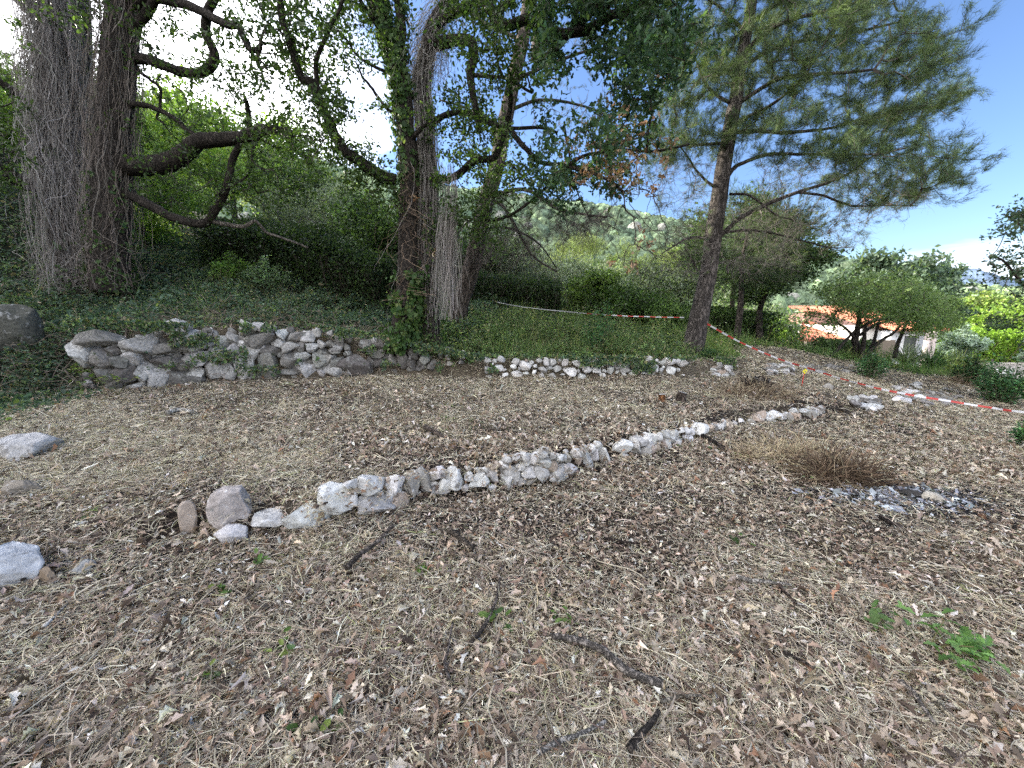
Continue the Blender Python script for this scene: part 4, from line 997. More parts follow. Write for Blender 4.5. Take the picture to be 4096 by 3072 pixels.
def addlimb(root, pts, r0, r1, name='limb', col=DBARK, seed=0, store=LL, mat=M_bark, sides=10, n=7, rough=.12):
    p, m = limb(pts, r0, r1, n, rough, seed, sides); b = MB(); b.add(*m, col); b.build(name, mat, root, smooth=True); store.append(p); return p
addlimb(oakL, [Z1(770, 355, 9.0), Z1(900, 362, 8.9), Z1(1050, 420, 8.7), Z1(1180, 442, 8.5), Z1(1265, 405, 8.4), Z1(1290, 320, 8.3), Z1(1245, 200, 8.2), Z1(1250, 80, 8.1), Z1(1290, 0, 8.0), Z1(1330, -90, 7.9)], .10, .065, seed=11)
addlimb(oakL, [Z1(740, 990, 9.0), Z1(860, 1000, 8.9), Z1(1000, 985, 8.7), Z1(1110, 925, 8.6), Z1(1200, 855, 8.5), Z1(1330, 842, 8.4), Z1(1480, 825, 8.2), Z1(1600, 780, 8.1), Z1(1750, 795, 8.0)], .22, .07, seed=12, sides=14)
addlimb(oakL, [Z1(760, 650, 9.0), Z1(820, 630, 8.9), Z1(930, 650, 8.9), Z1(1050, 712, 8.8), Z1(1130, 780, 8.7), Z1(1205, 835, 8.6)], .06, .035, seed=13)
addlimb(oakL, [Z1(750, 1150, 9.0), Z1(820, 1190, 8.9), Z1(900, 1240, 8.8), Z1(1020, 1300, 8.7), Z1(1150, 1342, 8.6), Z1(1240, 1345, 8.6), Z1(1300, 1265, 8.5), Z1(1370, 1130, 8.4), Z1(1400, 980, 8.4), Z1(1440, 885, 8.3), Z1(1490, 830, 8.3), Z1(1500, 700, 8.3), Z1(1485, 600, 8.2)], .11, .04, seed=14)
addlimb(oakL, [Z1(830, 420, 9.2), Z1(900, 480, 9.2), Z1(965, 530, 9.1), Z1(965, 650, 9.1), Z1(950, 710, 9.0), Z1(990, 750, 9.0)], .035, .02, seed=15)
addlimb(oakL, [Z1(1560, 830, 8.2), Z1(1520, 900, 8.2), Z1(1520, 990, 8.2), Z1(1480, 1070, 8.2), Z1(1420, 1110, 8.2), Z1(1300, 1180, 8.3)], .03, .012, seed=16)
addlimb(oakL, [Z1(340, 1135, 9.2), Z1(220, 1130, 9.1), Z1(100, 1080, 8.9), Z1(0, 1020, 8.7), Z1(-160, 960, 8.4)], .16, .10, seed=17)
addlimb(oakL, [Z1(330, 700, 9.2), Z1(200, 640, 9.2), Z1(100, 560, 9.1), Z1(0, 500, 9.0), Z1(-150, 420, 8.8)], .10, .06, seed=18)
addlimb(oakL, [Z1(330, 200, 9.3), Z1(200, 80, 9.2), Z1(100, -20, 9.1), Z1(0, -120, 9.0)], .13, .08, seed=19)
addlimb(oakL, [Z1(780, 60, 9.0), Z1(900, -10, 8.8), Z1(1060, 10, 8.4), Z1(1200, 60, 8.1), Z1(1350, 140, 7.8), Z1(1440, 165, 7.6), Z1(1500, 290, 7.5), Z1(1570, 300, 7.4)], .10, .04, seed=20)
addlimb(oakL, [Z1(790, 200, 9.0), Z1(900, 60, 8.8), Z1(1000, -80, 8.6), Z1(1200, -160, 8.3)], .09, .06, seed=21)
L_up = [(0, -150), (330, -150), (360, 0), (330, 30), (300, 40), (250, 55), (220, 95), (212, 60), (180, 75), (150, 45), (130, 30), (0, 60)]
t1_ = np.concatenate([vol(L_up, 520, 8.6, 1.1, 75, .38),
    vol([(205, 60), (300, 20), (340, 60), (345, 130), (330, 175), (290, 150), (255, 120), (225, 100)], 220, 8.0, .8, 34, .3),
    vol([(132, 90), (160, 92), (230, 120), (255, 130), (290, 170), (300, 200), (250, 225), (190, 215), (140, 200), (128, 150)], 240, 8.7, .8, 38, .3),
    vol([(128, 20), (200, 40), (205, 70), (170, 80), (150, 70), (130, 65)], 60, 8.8, .5, 10, .3),
    vol([(-40, 20), (30, 30), (36, 120), (20, 200), (-40, 200)], 160, 9.0, .8, 24, .3),
    vol([(250, 150), (300, 120), (330, 160), (310, 215), (250, 215)], 60, 8.3, .5, 12, .28)])
gL = grow(LL, t1_, .2, .0035, .5, .04)
b = MB(); b.add(*twig_mesh(gL), DBARK); b.build('twigs', M_twig, oakL)
pos, dr = leaf_spots(gL, .5, 62, .05)
b = MB(); scatter_leaves(b, LEAF6, pos, .062 * rng.lognormal(0, .25, len(pos)), pick(OAKP, len(pos), .2)); b.build('foliage', M_leaf, oakL)
print('oakL leaves', len(pos))
b = MB()
b.add(*hanging(tA, .30, 2300, 34, (.8, 3.8), (.002, .0042), .8, .022, lean=.05)); b.add(*hanging(tB, .33, 560, 34, (.8, 3.5), (.002, .004), .5, .02, pal=[(3, (.17, .14, .115)), (2, (.27, .235, .2))])); b.add(*hanging(tC, .30, 500, 34, (.8, 3.5), (.002, .004), .8, .025))
b.add(*hanging(tA, .42, 260, 34, (.6, 2.4), (.002, .004), 1.0, .05)); b.build('dry_creepers', M_twig, oakL)
# fine twig beard off the trunk, both sides
def beard(paths, n, L, pal, r=(.0015, .0035), K=10, down=.12, name='bare_twigs', root=None, side=1.0):
    P0 = np.concatenate(paths); i = rng.integers(0, len(P0), n); p = P0[i] + rng.normal(0, .03, (n, 3)); d = unit(rng.normal(size=(n, 3)) * (1, 1, .6) + (0, 0, -.2)); o = [p]
    Ln = L * rng.lognormal(0, .4, n)
    for k in range(K - 1):
        d = unit(d + rng.normal(0, .25, (n, 3)) + (0, 0, -down)); o.append(o[-1] + d * (Ln / (K - 1))[:, None])
    V, F = strands(np.stack(o, 1), np.linspace(1, .35, K)[None] * rng.uniform(*r, n)[:, None]); b = MB(); b.add(V, F, np.repeat(pick(pal, n, .2), K * 3, 0)); return b.build(name, M_twig, root)
beard([tA, tB, tC], 1300, .9, [(2, (.16, .13, .11)), (1, (.24, .2, .17))], root=oakL)
b = MB(); b.add(*ivy_on(tB, .40, 1300, .05, s0=0, s1=.35)); b.add(*ivy_on(tC, .42, 1500, .05, s0=.4, s1=1)); b.add(*ivy_on(tA, .44, 400, .05, s0=0, s1=.2)); b.build('ivy', M_leaf, oakL)

# the grey dead branch propped in the hedge
p, m = limb([Z1(1290, 1335, 8.6), Z1(1380, 1355, 8.7), Z1(1470, 1365, 8.8), Z1(1545, 1335, 8.9), Z1(1610, 1400, 9.0), Z1(1720, 1440, 9.1), Z1(1860, 1495, 9.3)], .05, .02, 8, .15, 33, 9)
b = MB(); b.add(*m, (.30, .26, .22)); tag(b.build('dead_branch', M_bark, smooth=True), 'bleached crooked dead branch caught against the dark hedge right of the big oak', 'branch')

# ================================================================== middle oak, ivy and creepers
def Z2(x, y, d): return (341.5 + x * .1658, y * .1658, d)
base = P(402, 345, 8.0); base[2] = onz(base[0], base[1])
oakM = empty('oak_tree', base, 'tall forking oak at the centre with ivy-clad left stem and lobed green leaves', 'tree')
LM = []
m1 = addlimb(oakM, [(400, 352, 8.0), (402, 330, 8.0), (406, 300, 8.0), (407, 265, 8.0), (408, 210, 8.0), (408, 166, 8.0), (404, 116, 8.0), (402, 83, 8.0), (394, 50, 8.0), (381, 17, 8.0), (372, -30, 8.0), (362, -110, 8.1)], .22, .12, 'trunk', BARKC, 41, LM, sides=16)
m2 = addlimb(oakM, [(432, 345, 8.3), (430, 310, 8.3), (427, 260, 8.3), (428, 200, 8.3), (427, 166, 8.3), (424, 116, 8.2), (421, 83, 8.2), (428, 50, 8.2), (434, 25, 8.2), (448, 0, 8.2), (466, -60, 8.2)], .19, .12, 'trunk', BARKC, 42, LM, sides=16)
m3 = addlimb(oakM, [(398, 60, 8.0), (401, 30, 7.9), (399, 0, 7.9), (396, -80, 7.8)], .10, .07, 'limb', BARKC, 43, LM)
for k, (pts, r0, r1) in enumerate([
    ([Z2(560, 730, 8.2), Z2(640, 690, 8.1), Z2(740, 680, 7.9), Z2(860, 730, 7.7), Z2(980, 772, 7.5), Z2(1200, 770, 7.2), Z2(1300, 800, 7.0)], .06, .02),
    ([Z2(520, 1090, 8.2), Z2(640, 1080, 8.0), Z2(720, 1040, 7.8), Z2(800, 970, 7.6), Z2(920, 950, 7.5), Z2(960, 860, 7.5), Z2(1000, 740, 7.4), Z2(1020, 600, 7.3), Z2(1000, 480, 7.2)], .075, .035),
    ([Z2(500, 320, 8.2), Z2(580, 268, 8.1), Z2(700, 240, 7.9), Z2(785, 255, 7.8), Z2(800, 330, 7.7), Z2(775, 450, 7.7), Z2(800, 600, 7.6), Z2(840, 800, 7.6)], .12, .05),
    ([Z2(560, 150, 8.2), Z2(640, 100, 8.0), Z2(720, 60, 7.8), Z2(860, 0, 7.5), Z2(1000, -80, 7.2)], .09, .06),
    ([Z2(860, 0, 7.5), Z2(980, 150, 7.2), Z2(1110, 120, 7.0), Z2(1200, 165, 6.9), Z2(1310, 200, 6.8), Z2(1480, 182, 6.6), Z2(1600, 105, 6.4), Z2(1750, 55, 6.3), Z2(1880, 0, 6.2), Z2(2000, -80, 6.0)], .08, .05),
    ([Z2(1250, 340, 6.8), Z2(1300, 280, 6.8), Z2(1400, 170, 6.7), Z2(1480, 100, 6.7), Z2(1560, 20, 6.6), Z2(1600, -80, 6.6)], .07, .05),
    ([Z2(910, 150, 7.4), Z2(960, 60, 7.3), Z2(1030, -10, 7.2), Z2(1100, -100, 7.1)], .07, .05),
    ([Z2(775, 450, 7.7), Z2(900, 462, 7.6), Z2(990, 472, 7.4), Z2(1150, 560, 7.0)], .04, .02),
    ([Z2(1010, 770, 7.4), Z2(1060, 840, 7.3), Z2(1130, 915, 7.1), Z2(1200, 980, 7.0), Z2(1350, 1002, 6.8), Z2(1500, 1040, 6.6), Z2(1620, 1090, 6.4), Z2(1700, 1160, 6.3)], .05, .02),
    ([Z2(1340, 1010, 6.8), Z2(1480, 935, 6.6), Z2(1700, 905, 6.4), Z2(1900, 912, 6.2), Z2(2100, 870, 6.0)], .03, .014),
    ([Z2(880, 1330, 7.8), Z2(950, 1322, 7.7), Z2(1050, 1280, 7.5), Z2(1180, 1180, 7.2), Z2(1340, 1020, 6.9)], .035, .02),
    ([Z2(1340, 760, 7.0), Z2(1370, 900, 6.9), Z2(1400, 1100, 6.9), Z2(1500, 1330, 6.9)], .022, .008),
    ([Z2(380, 880, 8.0), Z2(440, 820, 7.9), Z2(500, 760, 7.8), Z2(560, 740, 7.8)], .05, .03),
    ([Z2(340, 700, 8.0), Z2(260, 640, 7.9), Z2(190, 540, 7.8), Z2(130, 470, 7.7), Z2(90, 380, 7.6)], .035, .015),
    ([Z2(280, 440, 8.0), Z2(180, 390, 7.9), Z2(90, 330, 7.8), Z2(0, 200, 7.6), Z2(-60, 190, 7.5)], .03, .012),
    ([Z2(330, 1090, 8.0), Z2(230, 1060, 7.9), Z2(120, 980, 7.8), Z2(0, 890, 7.7), Z2(-60, 760, 7.6), Z2(-120, 640, 7.5), Z2(-180, 500, 7.4), Z2(-240, 470, 7.4), Z2(-320, 240, 7.3), Z2(-370, 60, 7.2), Z2(-360, -60, 7.2)], .12, .04),
    ([Z2(-120, 640, 7.5), Z2(-160, 400, 7.4), Z2(-110, 260, 7.3), Z2(-60, 150, 7.2), Z2(0, 20, 7.2), Z2(20, -60, 7.2)], .04, .02),
    ([Z2(270, 260, 8.0), Z2(200, 130, 7.9), Z2(130, 30, 7.8), Z2(80, -60, 7.7)], .05, .03)]):
    addlimb(oakM, pts, r0, r1, 'limb', DBARK, 50 + k, LM, sides=8)
dM = lambda u, v: np.interp(u, [380, 450, 560, 700], [7.8, 7.2, 6.4, 5.9])
tM = np.concatenate([vol([(455, -60), (680, -60), (690, 30), (665, 100), (640, 160), (600, 170), (560, 140), (520, 125), (470, 112), (452, 60)], 820, dM, .7, 60, .28),
    vol([(430, -80), (660, -80), (690, 0), (430, 10)], 160, dM, .8, 24, .35),
    vol([(432, 90), (500, 110), (500, 150), (450, 165), (440, 130)], 130, 7.5, .5, 20, .22),
    vol([(440, 165), (500, 150), (510, 190), (480, 215), (445, 205)], 110, 7.6, .5, 16, .2),
    vol([(500, 160), (580, 165), (640, 180), (580, 215), (520, 190)], 90, 7.0, .5, 16, .2),
    vol([(425, 215), (480, 215), (500, 250), (460, 262), (430, 245)], 60, 7.8, .3, 9, .2),
    vol([(345, 140), (390, 170), (395, 215), (350, 210), (330, 170)], 120, 7.8, .4, 18, .2),
    vol([(330, -60), (390, -60), (398, 60), (380, 90), (345, 80), (330, 40)], 130, 7.8, .5, 22, .3),
    vol([(285, -40), (335, -40), (340, 60), (330, 110), (300, 100), (283, 40)], 130, 7.3, .4, 22, .28),
    vol([(300, 90), (345, 100), (350, 150), (318, 150)], 80, 7.5, .4, 12, .22)])
gM = grow(LM, tM, .17, .003, .5, .035)
b = MB(); b.add(*twig_mesh(gM), DBARK); b.build('twigs', M_twig, oakM)
pos, dr = leaf_spots(gM, .55, 105, .07)
front = (pos[:, 0] > .3) & (rng.random(len(pos)) < .80)
b = MB(); f1 = pos[front]; scatter_leaves(b, OAKL, f1, .092 * rng.lognormal(0, .22, len(f1)), pick(OAKB, len(f1), .22), xd=rand_dir(len(f1)) + (0, 0, -.35))
f2 = pos[~front]; scatter_leaves(b, LEAF6, f2, .06 * rng.lognormal(0, .22, len(f2)), pick(OAKP, len(f2), .22)); b.build('foliage', M_leaf, oakM)
print('oakM leaves', len(pos))
# browned leaves on the low outer ends, and hanging dead bunches
b = MB()
tD = vol([(600, 100), (640, 110), (665, 150), (655, 185), (600, 185), (575, 160), (560, 175), (590, 130)], 130, 6.2, .35, 26, .14)
gD = grow(LM + [gM['X'][gM['nb']:]], tD, .15, .0025, .4, .01); pd, _ = leaf_spots(gD, .3, 38, .04)
scatter_leaves(b, OAKL, pd, .08 * rng.lognormal(0, .2, len(pd)), pick(DEADL + [(2, (.09, .13, .05))], len(pd), .2), xd=rand_dir(len(pd)) + (0, 0, -.5))
hang = [(653, 188, 6.0), (644, 228, 5.9), (640, 240, 5.9), (652, 245, 5.9), (632, 266, 5.8), (636, 258, 5.8), (666, 160, 6.1), (655, 150, 6.1), (640, 155, 6.1), (576, 180, 6.6), (665, 80, 6.0), (435, 253, 7.6), (414, 195, 7.7), (612, 262, 5.8)]
hp = np.array([P(*h) for h in hang])
for h in hp: q = h + rng.normal(0, .035, (9, 3)) * (1, 1, 1.4); scatter_leaves(b, OAKL, q, .08 * rng.lognormal(0, .2, 9), pick(DEADL, 9, .2), xd=rand_dir(9) + (0, 0, -.8))
b.build('dead_leaves', M_dry, oakM)
gH = grow(LM + [gM['X'][gM['nb']:]], hp, .12, .002, .4, .008, sag=-.12, wob=.12)
b = MB(); b.add(*twig_mesh(gD), DBARK); b.add(*twig_mesh(gH), DBARK)
# bare hanging twigs under the crown (drooping sprays)
tS = vol([(560, 190), (690, 170), (700, 290), (640, 300), (600, 230)], 150, 6.4, .6, 0)
gS = grow(LM + [gM['X'][gM['nb']:]], tS, .14, .0022, .45, .012, sag=-.10, wob=.16); b.add(*twig_mesh(gS), DBARK); b.build('bare_twigs', M_twig, oakM)
b = MB(); b.add(*hanging(m2[:52], .13, 620, 34, (1.2, 4.0), (.002, .0042), .7, .010, lean=.0, s0=.35)); b.add(*hanging(m2[40:70], .18, 320, 34, (.8, 2.6), (.002, .004), 1.0, .035)); b.add(*hanging(m1[:60], .22, 25, 30, (.5, 2.0), (.002, .004), .8, .05))
cur = catmull(np.array([P(447, 322, 7.7), P(447, 300, 7.7), P(448, 240, 7.7), P(450, 200, 7.7), P(446, 160, 7.8)]), 8)
b.add(*hanging(cur, .09, 190, 34, (1.4, 3.2), (.002, .004), 1.2, .016, s0=.4)); cur2 = cur + (-.75, 0, 0); b.add(*hanging(cur2[8:], .08, 45, 30, (.5, 1.3), (.002, .004), 1.2, .06, pal=[(1, (.22, .16, .11)), (1, (.16, .12, .085))])); b.build('dry_creepers', M_twig, oakM)
b = MB(); b.add(*ivy_on(m1, .23, 3600, .06, s0=0, s1=.26, out_=.12)); b.add(*ivy_on(m1, .17, 3600, .06, s0=.42, s1=1.0, out_=.05)); b.add(*ivy_on(m2, .24, 700, .05, s0=0, s1=.3))
b.add(*ivy_on(m3, .11, 500, .055)); b.build('ivy', M_leaf, oakM)
# dry hanging creeper curtain left of the centre trunk
# ================================================================== pines
def tuft(n=15, L=1.0, spread_=.55, w=.035):
    r = np.random.default_rng(3); V = []; F = []
    for k in range(n):
        a = r.uniform(0, 6.28); s = r.uniform(.15, spread_ * 1.6); d = unit(np.array((1.0, s * math.cos(a), s * math.sin(a)))); b = np.array((r.uniform(-.5, .3), 0, 0)); p = unit(np.cross(d, r.normal(size=3))) * w / 2
        l = L * r.uniform(.7, 1.1); V += [b + p, b - p, b + d * l]; F.append((3 * k, 3 * k + 1, 3 * k + 2))
    return np.array(V), np.array(F)
TUFT = tuft(); TUFTF = tuft(12, 1.0, .65, .036); TUFT2 = tuft(11, 1.0, .7, .06)
def pine_foliage(g, root, size, per_m, reach, pal, T=TUFT, name='foliage', clump=.03, frac=1.0):
    pos, d = leaf_spots(g, reach, per_m, clump)
    if frac < 1: k = rng.random(len(pos)) < frac; pos, d = pos[k], d[k]
    d = unit(d + rng.normal(0, .28, d.shape) + (0, 0, .18)); b = MB(); V, F = inst(T[0], T[1], pos, frames(d), size * rng.lognormal(0, .18, len(pos)))
    b.add(V, F, np.repeat(pick(pal, len(pos), .2), len(T[0]), 0)); print(name, len(pos)); return b.build(name, M_needle, root)
def Z3(x, y, d): return (675 + x * .1658, y * .1658, d)
base = P(693, 353, 9.3); base[2] = onz(base[0], base[1])
pineR = empty('pine_tree', base, 'tall leaning pine on the right with the big airy crown reaching toward the blue sky', 'tree')
LP = []
trk_pts = [(690, 368, 9.35), (693, 350, 9.3), (700, 312, 9.3), (708, 275, 9.3), (715, 224, 9.3), (720, 191, 9.3), (725, 157, 9.3), (728, 141, 9.3), (733, 113, 9.3), (736, 99, 9.3), (740, 66, 9.3), (745, 41, 9.3), (752, 0, 9.3), (762, -80, 9.3), (770, -170, 9.3)]
path = catmull(np.array([P(*p) for p in trk_pts]), 6); sN = np.linspace(0, 1, len(path)); rad = np.interp(sN, [0, .07, .16, .3, .6, 1], [.31, .245, .20, .175, .14, .08])
V, F = tube(path, rad, 20, .07, 5); b = MB(); b.add(V, F, PBARK); b.build('trunk', M_pbark, pineR, smooth=True); LP.append(path)
for k, (pts, r0, r1) in enumerate([
    ([Z3(305, 1085, 9.3), Z3(360, 1010, 9.2), Z3(430, 975, 9.1), Z3(560, 932, 8.9), Z3(700, 930, 8.7), Z3(950, 930, 8.4), Z3(1220, 930, 8.1), Z3(1400, 890, 7.9)], .05, .015),
    ([Z3(250, 1440, 9.3), Z3(330, 1370, 9.2), Z3(400, 1310, 9.1), Z3(560, 1230, 9.0), Z3(740, 1160, 8.8), Z3(900, 1110, 8.7), Z3(1060, 1040, 8.5), Z3(1130, 980, 8.4), Z3(1230, 920, 8.3)], .055, .018),
    ([Z3(330, 800, 9.3), Z3(500, 790, 9.4), Z3(650, 800, 9.5), Z3(800, 790, 9.6), Z3(950, 770, 9.7), Z3(1150, 710, 9.8), Z3(1300, 690, 9.8), Z3(1500, 640, 9.9)], .05, .015),
    ([Z3(740, 1160, 8.8), Z3(900, 1182, 8.7), Z3(1060, 1240, 8.6), Z3(1280, 1238, 8.5), Z3(1440, 1240, 8.4)], .03, .01),
    ([Z3(270, 1410, 9.3), Z3(400, 1390, 9.5), Z3(560, 1400, 9.7), Z3(800, 1460, 9.9), Z3(950, 1495, 10.0), Z3(1080, 1490, 10.1)], .035, .01),
    ([Z3(235, 1125, 9.3), Z3(190, 1090, 9.2), Z3(130, 1030, 9.1), Z3(80, 950, 9.0), Z3(10, 860, 8.9)], .035, .012),
    ([Z3(195, 1440, 9.3), Z3(140, 1432, 9.2), Z3(70, 1440, 9.0), Z3(0, 1480, 8.8), Z3(-80, 1530, 8.7)], .04, .012),
    ([Z3(210, 1590, 9.3), Z3(150, 1640, 9.2), Z3(100, 1560, 9.1), Z3(60, 1500, 9.0)], .03, .01),
    ([Z3(330, 1170, 9.3), Z3(450, 1180, 9.0), Z3(600, 1290, 8.7), Z3(720, 1330, 8.5)], .03, .012),
    ([Z3(360, 640, 9.3), Z3(480, 560, 9.1), Z3(620, 480, 8.9), Z3(800, 450, 8.7), Z3(1000, 440, 8.4), Z3(1200, 420, 8.2)], .05, .02),
    ([Z3(340, 760, 9.3), Z3(450, 700, 9.0), Z3(600, 620, 8.7), Z3(760, 480, 8.4), Z3(860, 340, 8.2)], .045, .015),
    ([Z3(390, 430, 9.3), Z3(520, 330, 9.5), Z3(700, 260, 9.7), Z3(900, 230, 9.9), Z3(1150, 180, 10.0), Z3(1400, 120, 10.1)], .05, .02),
    ([Z3(410, 330, 9.3), Z3(540, 200, 9.0), Z3(700, 120, 8.7), Z3(900, 70, 8.5), Z3(1150, 0, 8.3)], .05, .02),
    ([Z3(430, 180, 9.3), Z3(560, 60, 9.4), Z3(760, -40, 9.5), Z3(1000, -90, 9.6)], .05, .02),
    ([Z3(330, 620, 9.3), Z3(230, 560, 9.4), Z3(170, 480, 9.5), Z3(120, 340, 9.6)], .04, .015),
    ([Z3(380, 500, 9.3), Z3(300, 400, 9.2), Z3(200, 300, 9.1), Z3(60, 240, 9.0)], .04, .015),
    ([Z3(330, 860, 9.3), Z3(200, 870, 9.1), Z3(60, 875, 8.9), Z3(-80, 860, 8.8)], .04, .012),
    ([Z3(430, 200, 9.3), Z3(330, 100, 9.3), Z3(240, 20, 9.3), Z3(100, -60, 9.2)], .04, .015),
    ([Z3(320, 1650, 9.3), Z3(320, 1600, 9.6), Z3(420, 1560, 10.0), Z3(560, 1590, 10.3), Z3(760, 1640, 10.6)], .02, .008)]):
    addlimb(pineR, pts, r0, r1, 'limb', PBARK if k < 2 else (.12, .10, .088), 80 + k, LP, M_pbark, sides=7)
dP = lambda u, v: 9.1 + .6 * np.sin(u * .05 + v * .03)
zp = lambda L: [(675 + x * .1658, y * .1658) for x, y in L]
up_poly = zp([(120, -500), (1350, -500), (1480, -20), (1560, 100), (1690, 150), (1700, 300), (1620, 420), (1770, 580), (1640, 690), (1400, 700), (1100, 640), (800, 600), (560, 600), (300, 560), (120, 300)])
tP = np.concatenate([vol(up_poly, 1700, dP, .9, 190, .20),
    vol(zp([(-280, -400), (250, -400), (330, 300), (250, 620), (40, 640), (-160, 400)]), 420, 9.5, .8, 40, .25),
    vol(zp([(-120, 520), (400, 600), (600, 860), (300, 940), (-120, 960)]), 330, 9.1, .6, 34, .22),
    vol(zp([(560, 640), (1400, 640), (1640, 760), (1600, 830), (1400, 800), (1000, 780), (600, 760)]), 240, 9.2, .8, 46, .2),
    vol(zp([(500, 860), (1300, 830), (1620, 900), (1800, 950), (1720, 1100), (1550, 1150), (1350, 1000), (900, 960), (520, 960)]), 300, 8.6, .8, 60, .2),
    vol(zp([(900, 1000), (1500, 1040), (1500, 1180), (1250, 1300), (900, 1180)]), 110, 8.9, .7, 30, .2)])
gP = grow(LP, tP, .2, .003, .5, .03, sag=.04, wob=.08)
b = MB(); b.add(*twig_mesh(gP), (.11, .092, .08)); b.build('twigs', M_twig, pineR)
pine_foliage(gP, pineR, .12, 66, .6, [(4, (.075, .115, .048)), (3, (.11, .155, .06)), (2, (.045, .07, .034)), (1.2, (.17, .23, .08))], T=TUFTF, clump=.05)
tP2 = np.concatenate([vol(zp([(500, 960), (1500, 1000), (1540, 1160), (1340, 1290), (1200, 1380), (1180, 1500), (900, 1500), (600, 1300), (450, 1150)]), 330, 9.0, .8, 0),
    vol(zp([(-120, 900), (230, 950), (230, 1640), (-120, 1640)]), 200, 9.1, .6, 0), vol(zp([(320, 1200), (700, 1250), (800, 1600), (330, 1640)]), 240, 9.5, .6, 0)])
gP2 = grow(LP + [gP['X'][gP['nb']:]], tP2, .16, .0024, .5, .016, sag=.08, wob=.16)
b = MB(); b.add(*twig_mesh(gP2), (.17, .15, .135)); b.build('bare_twigs', M_twig, pineR)
beard([gP2['X'][gP2['nb']:]], 3800, .3, [(2, (.15, .13, .115)), (1, (.2, .18, .16))], (.0015, .003), 6, .05, 'bare_twigs', pineR)
pine_foliage(gP2, pineR, .11, 9, .3, PINEP, name='foliage')

# the leaning pine behind the middle oak
base = P(457, 322, 11.0); base[2] = onz(base[0], base[1])
pineC = empty('pine_tree', base, 'leaning pine trunk behind the middle oak with drooping half-dead branches', 'tree')
LC = []
addlimb(pineC, [(452, 334, 11), (457, 318, 11), (463, 296, 11), (472, 265, 11), (479, 232, 11), (487, 199, 11), (497, 166, 11), (502, 133, 11), (510, 100, 11), (518, 60, 11), (526, 20, 11), (532, -50, 11), (536, -130, 11)], .27, .13, 'trunk', (.15, .12, .10), 101, LC, M_pbark, sides=16)
addlimb(pineC, [(538, 60, 11.6), (540, 30, 11.6), (545, 0, 11.6), (552, -60, 11.6), (560, -130, 11.6)], .2, .14, 'trunk', (.14, .115, .10), 102, LC, M_pbark)
for k, (pts, r0, r1) in enumerate([
    ([Z2(880, 1200, 11), Z2(1000, 1155, 10.7), Z2(1130, 1150, 10.3), Z2(1300, 1260, 9.9), Z2(1450, 1290, 9.6), Z2(1600, 1310, 9.3)], .06, .02),
    ([Z2(890, 1210, 11), Z2(960, 1230, 10.8), Z2(1020, 1310, 10.5), Z2(1090, 1440, 10.2), Z2(1160, 1550, 10), Z2(1300, 1640, 9.8)], .05, .02),
    ([Z2(830, 1400, 11), Z2(950, 1370, 11.2), Z2(1080, 1400, 11.4), Z2(1200, 1480, 11.6), Z2(1300, 1620, 11.8)], .045, .015),
    ([Z2(930, 1050, 11), Z2(1000, 980, 11.2), Z2(1040, 1010, 11.4), Z2(1130, 1100, 11.6), Z2(1220, 1190, 11.8)], .045, .02),
    ([Z2(850, 1300, 11), Z2(760, 1340, 10.8), Z2(700, 1420, 10.6), Z2(640, 1560, 10.4)], .03, .012),
    ([(515, 80, 11), (560, 60, 11.2), (600, 50, 11.4), (650, 60, 11.5)], .05, .02), ([(510, 110, 11), (540, 100, 11.2), (580, 105, 11.5), (620, 120, 11.7)], .05, .02),
    ([(505, 130, 11), (470, 110, 11.2), (440, 100, 11.5)], .05, .02), ([(520, 40, 11), (480, 20, 11.3), (440, -10, 11.6)], .05, .02)]):
    addlimb(pineC, pts, r0, r1, 'limb', (.10, .085, .072), 110 + k, LC, M_pbark, sides=7)
z2 = lambda L: [(341.5 + x * .1658, y * .1658) for x, y in L]
tC1 = np.concatenate([vol(z2([(850, 1180), (1200, 1180), (1620, 1290), (1560, 1420), (1500, 1400), (1200, 1450), (1000, 1560), (840, 1600)]), 230, 10.6, .8, 60, .2),
    vol(z2([(1130, 1130), (1350, 1220), (1640, 1290), (1620, 1390), (1400, 1400), (1180, 1330), (1000, 1240)]), 150, 10.0, .5, 40, .16),
    vol([(430, -100), (640, -100), (650, 40), (600, 110), (500, 150), (440, 90)], 300, 11.3, .9, 50, .3), vol([(500, 110), (640, 110), (660, 170), (600, 190), (520, 170)], 160, 11.3, .8, 26, .3)])
gC = grow(LC, tC1, .2, .0028, .5, .025, sag=.0, wob=.12)
b = MB(); b.add(*twig_mesh(gC), (.10, .085, .075)); b.build('twigs', M_twig, pineC)
pine_foliage(gC, pineC, .11, 9, .4, [(3, (.06, .08, .045)), (2, (.045, .058, .035)), (1, (.09, .12, .05))])
beard([gC['X'][gC['nb']:][gC['X'][gC['nb']:, 2] < 3.9], LC[2], LC[3], LC[4]], 1900, .5, [(2, (.12, .10, .088)), (1, (.19, .165, .145))], (.0018, .0038), 7, .22, 'bare_twigs', pineC)

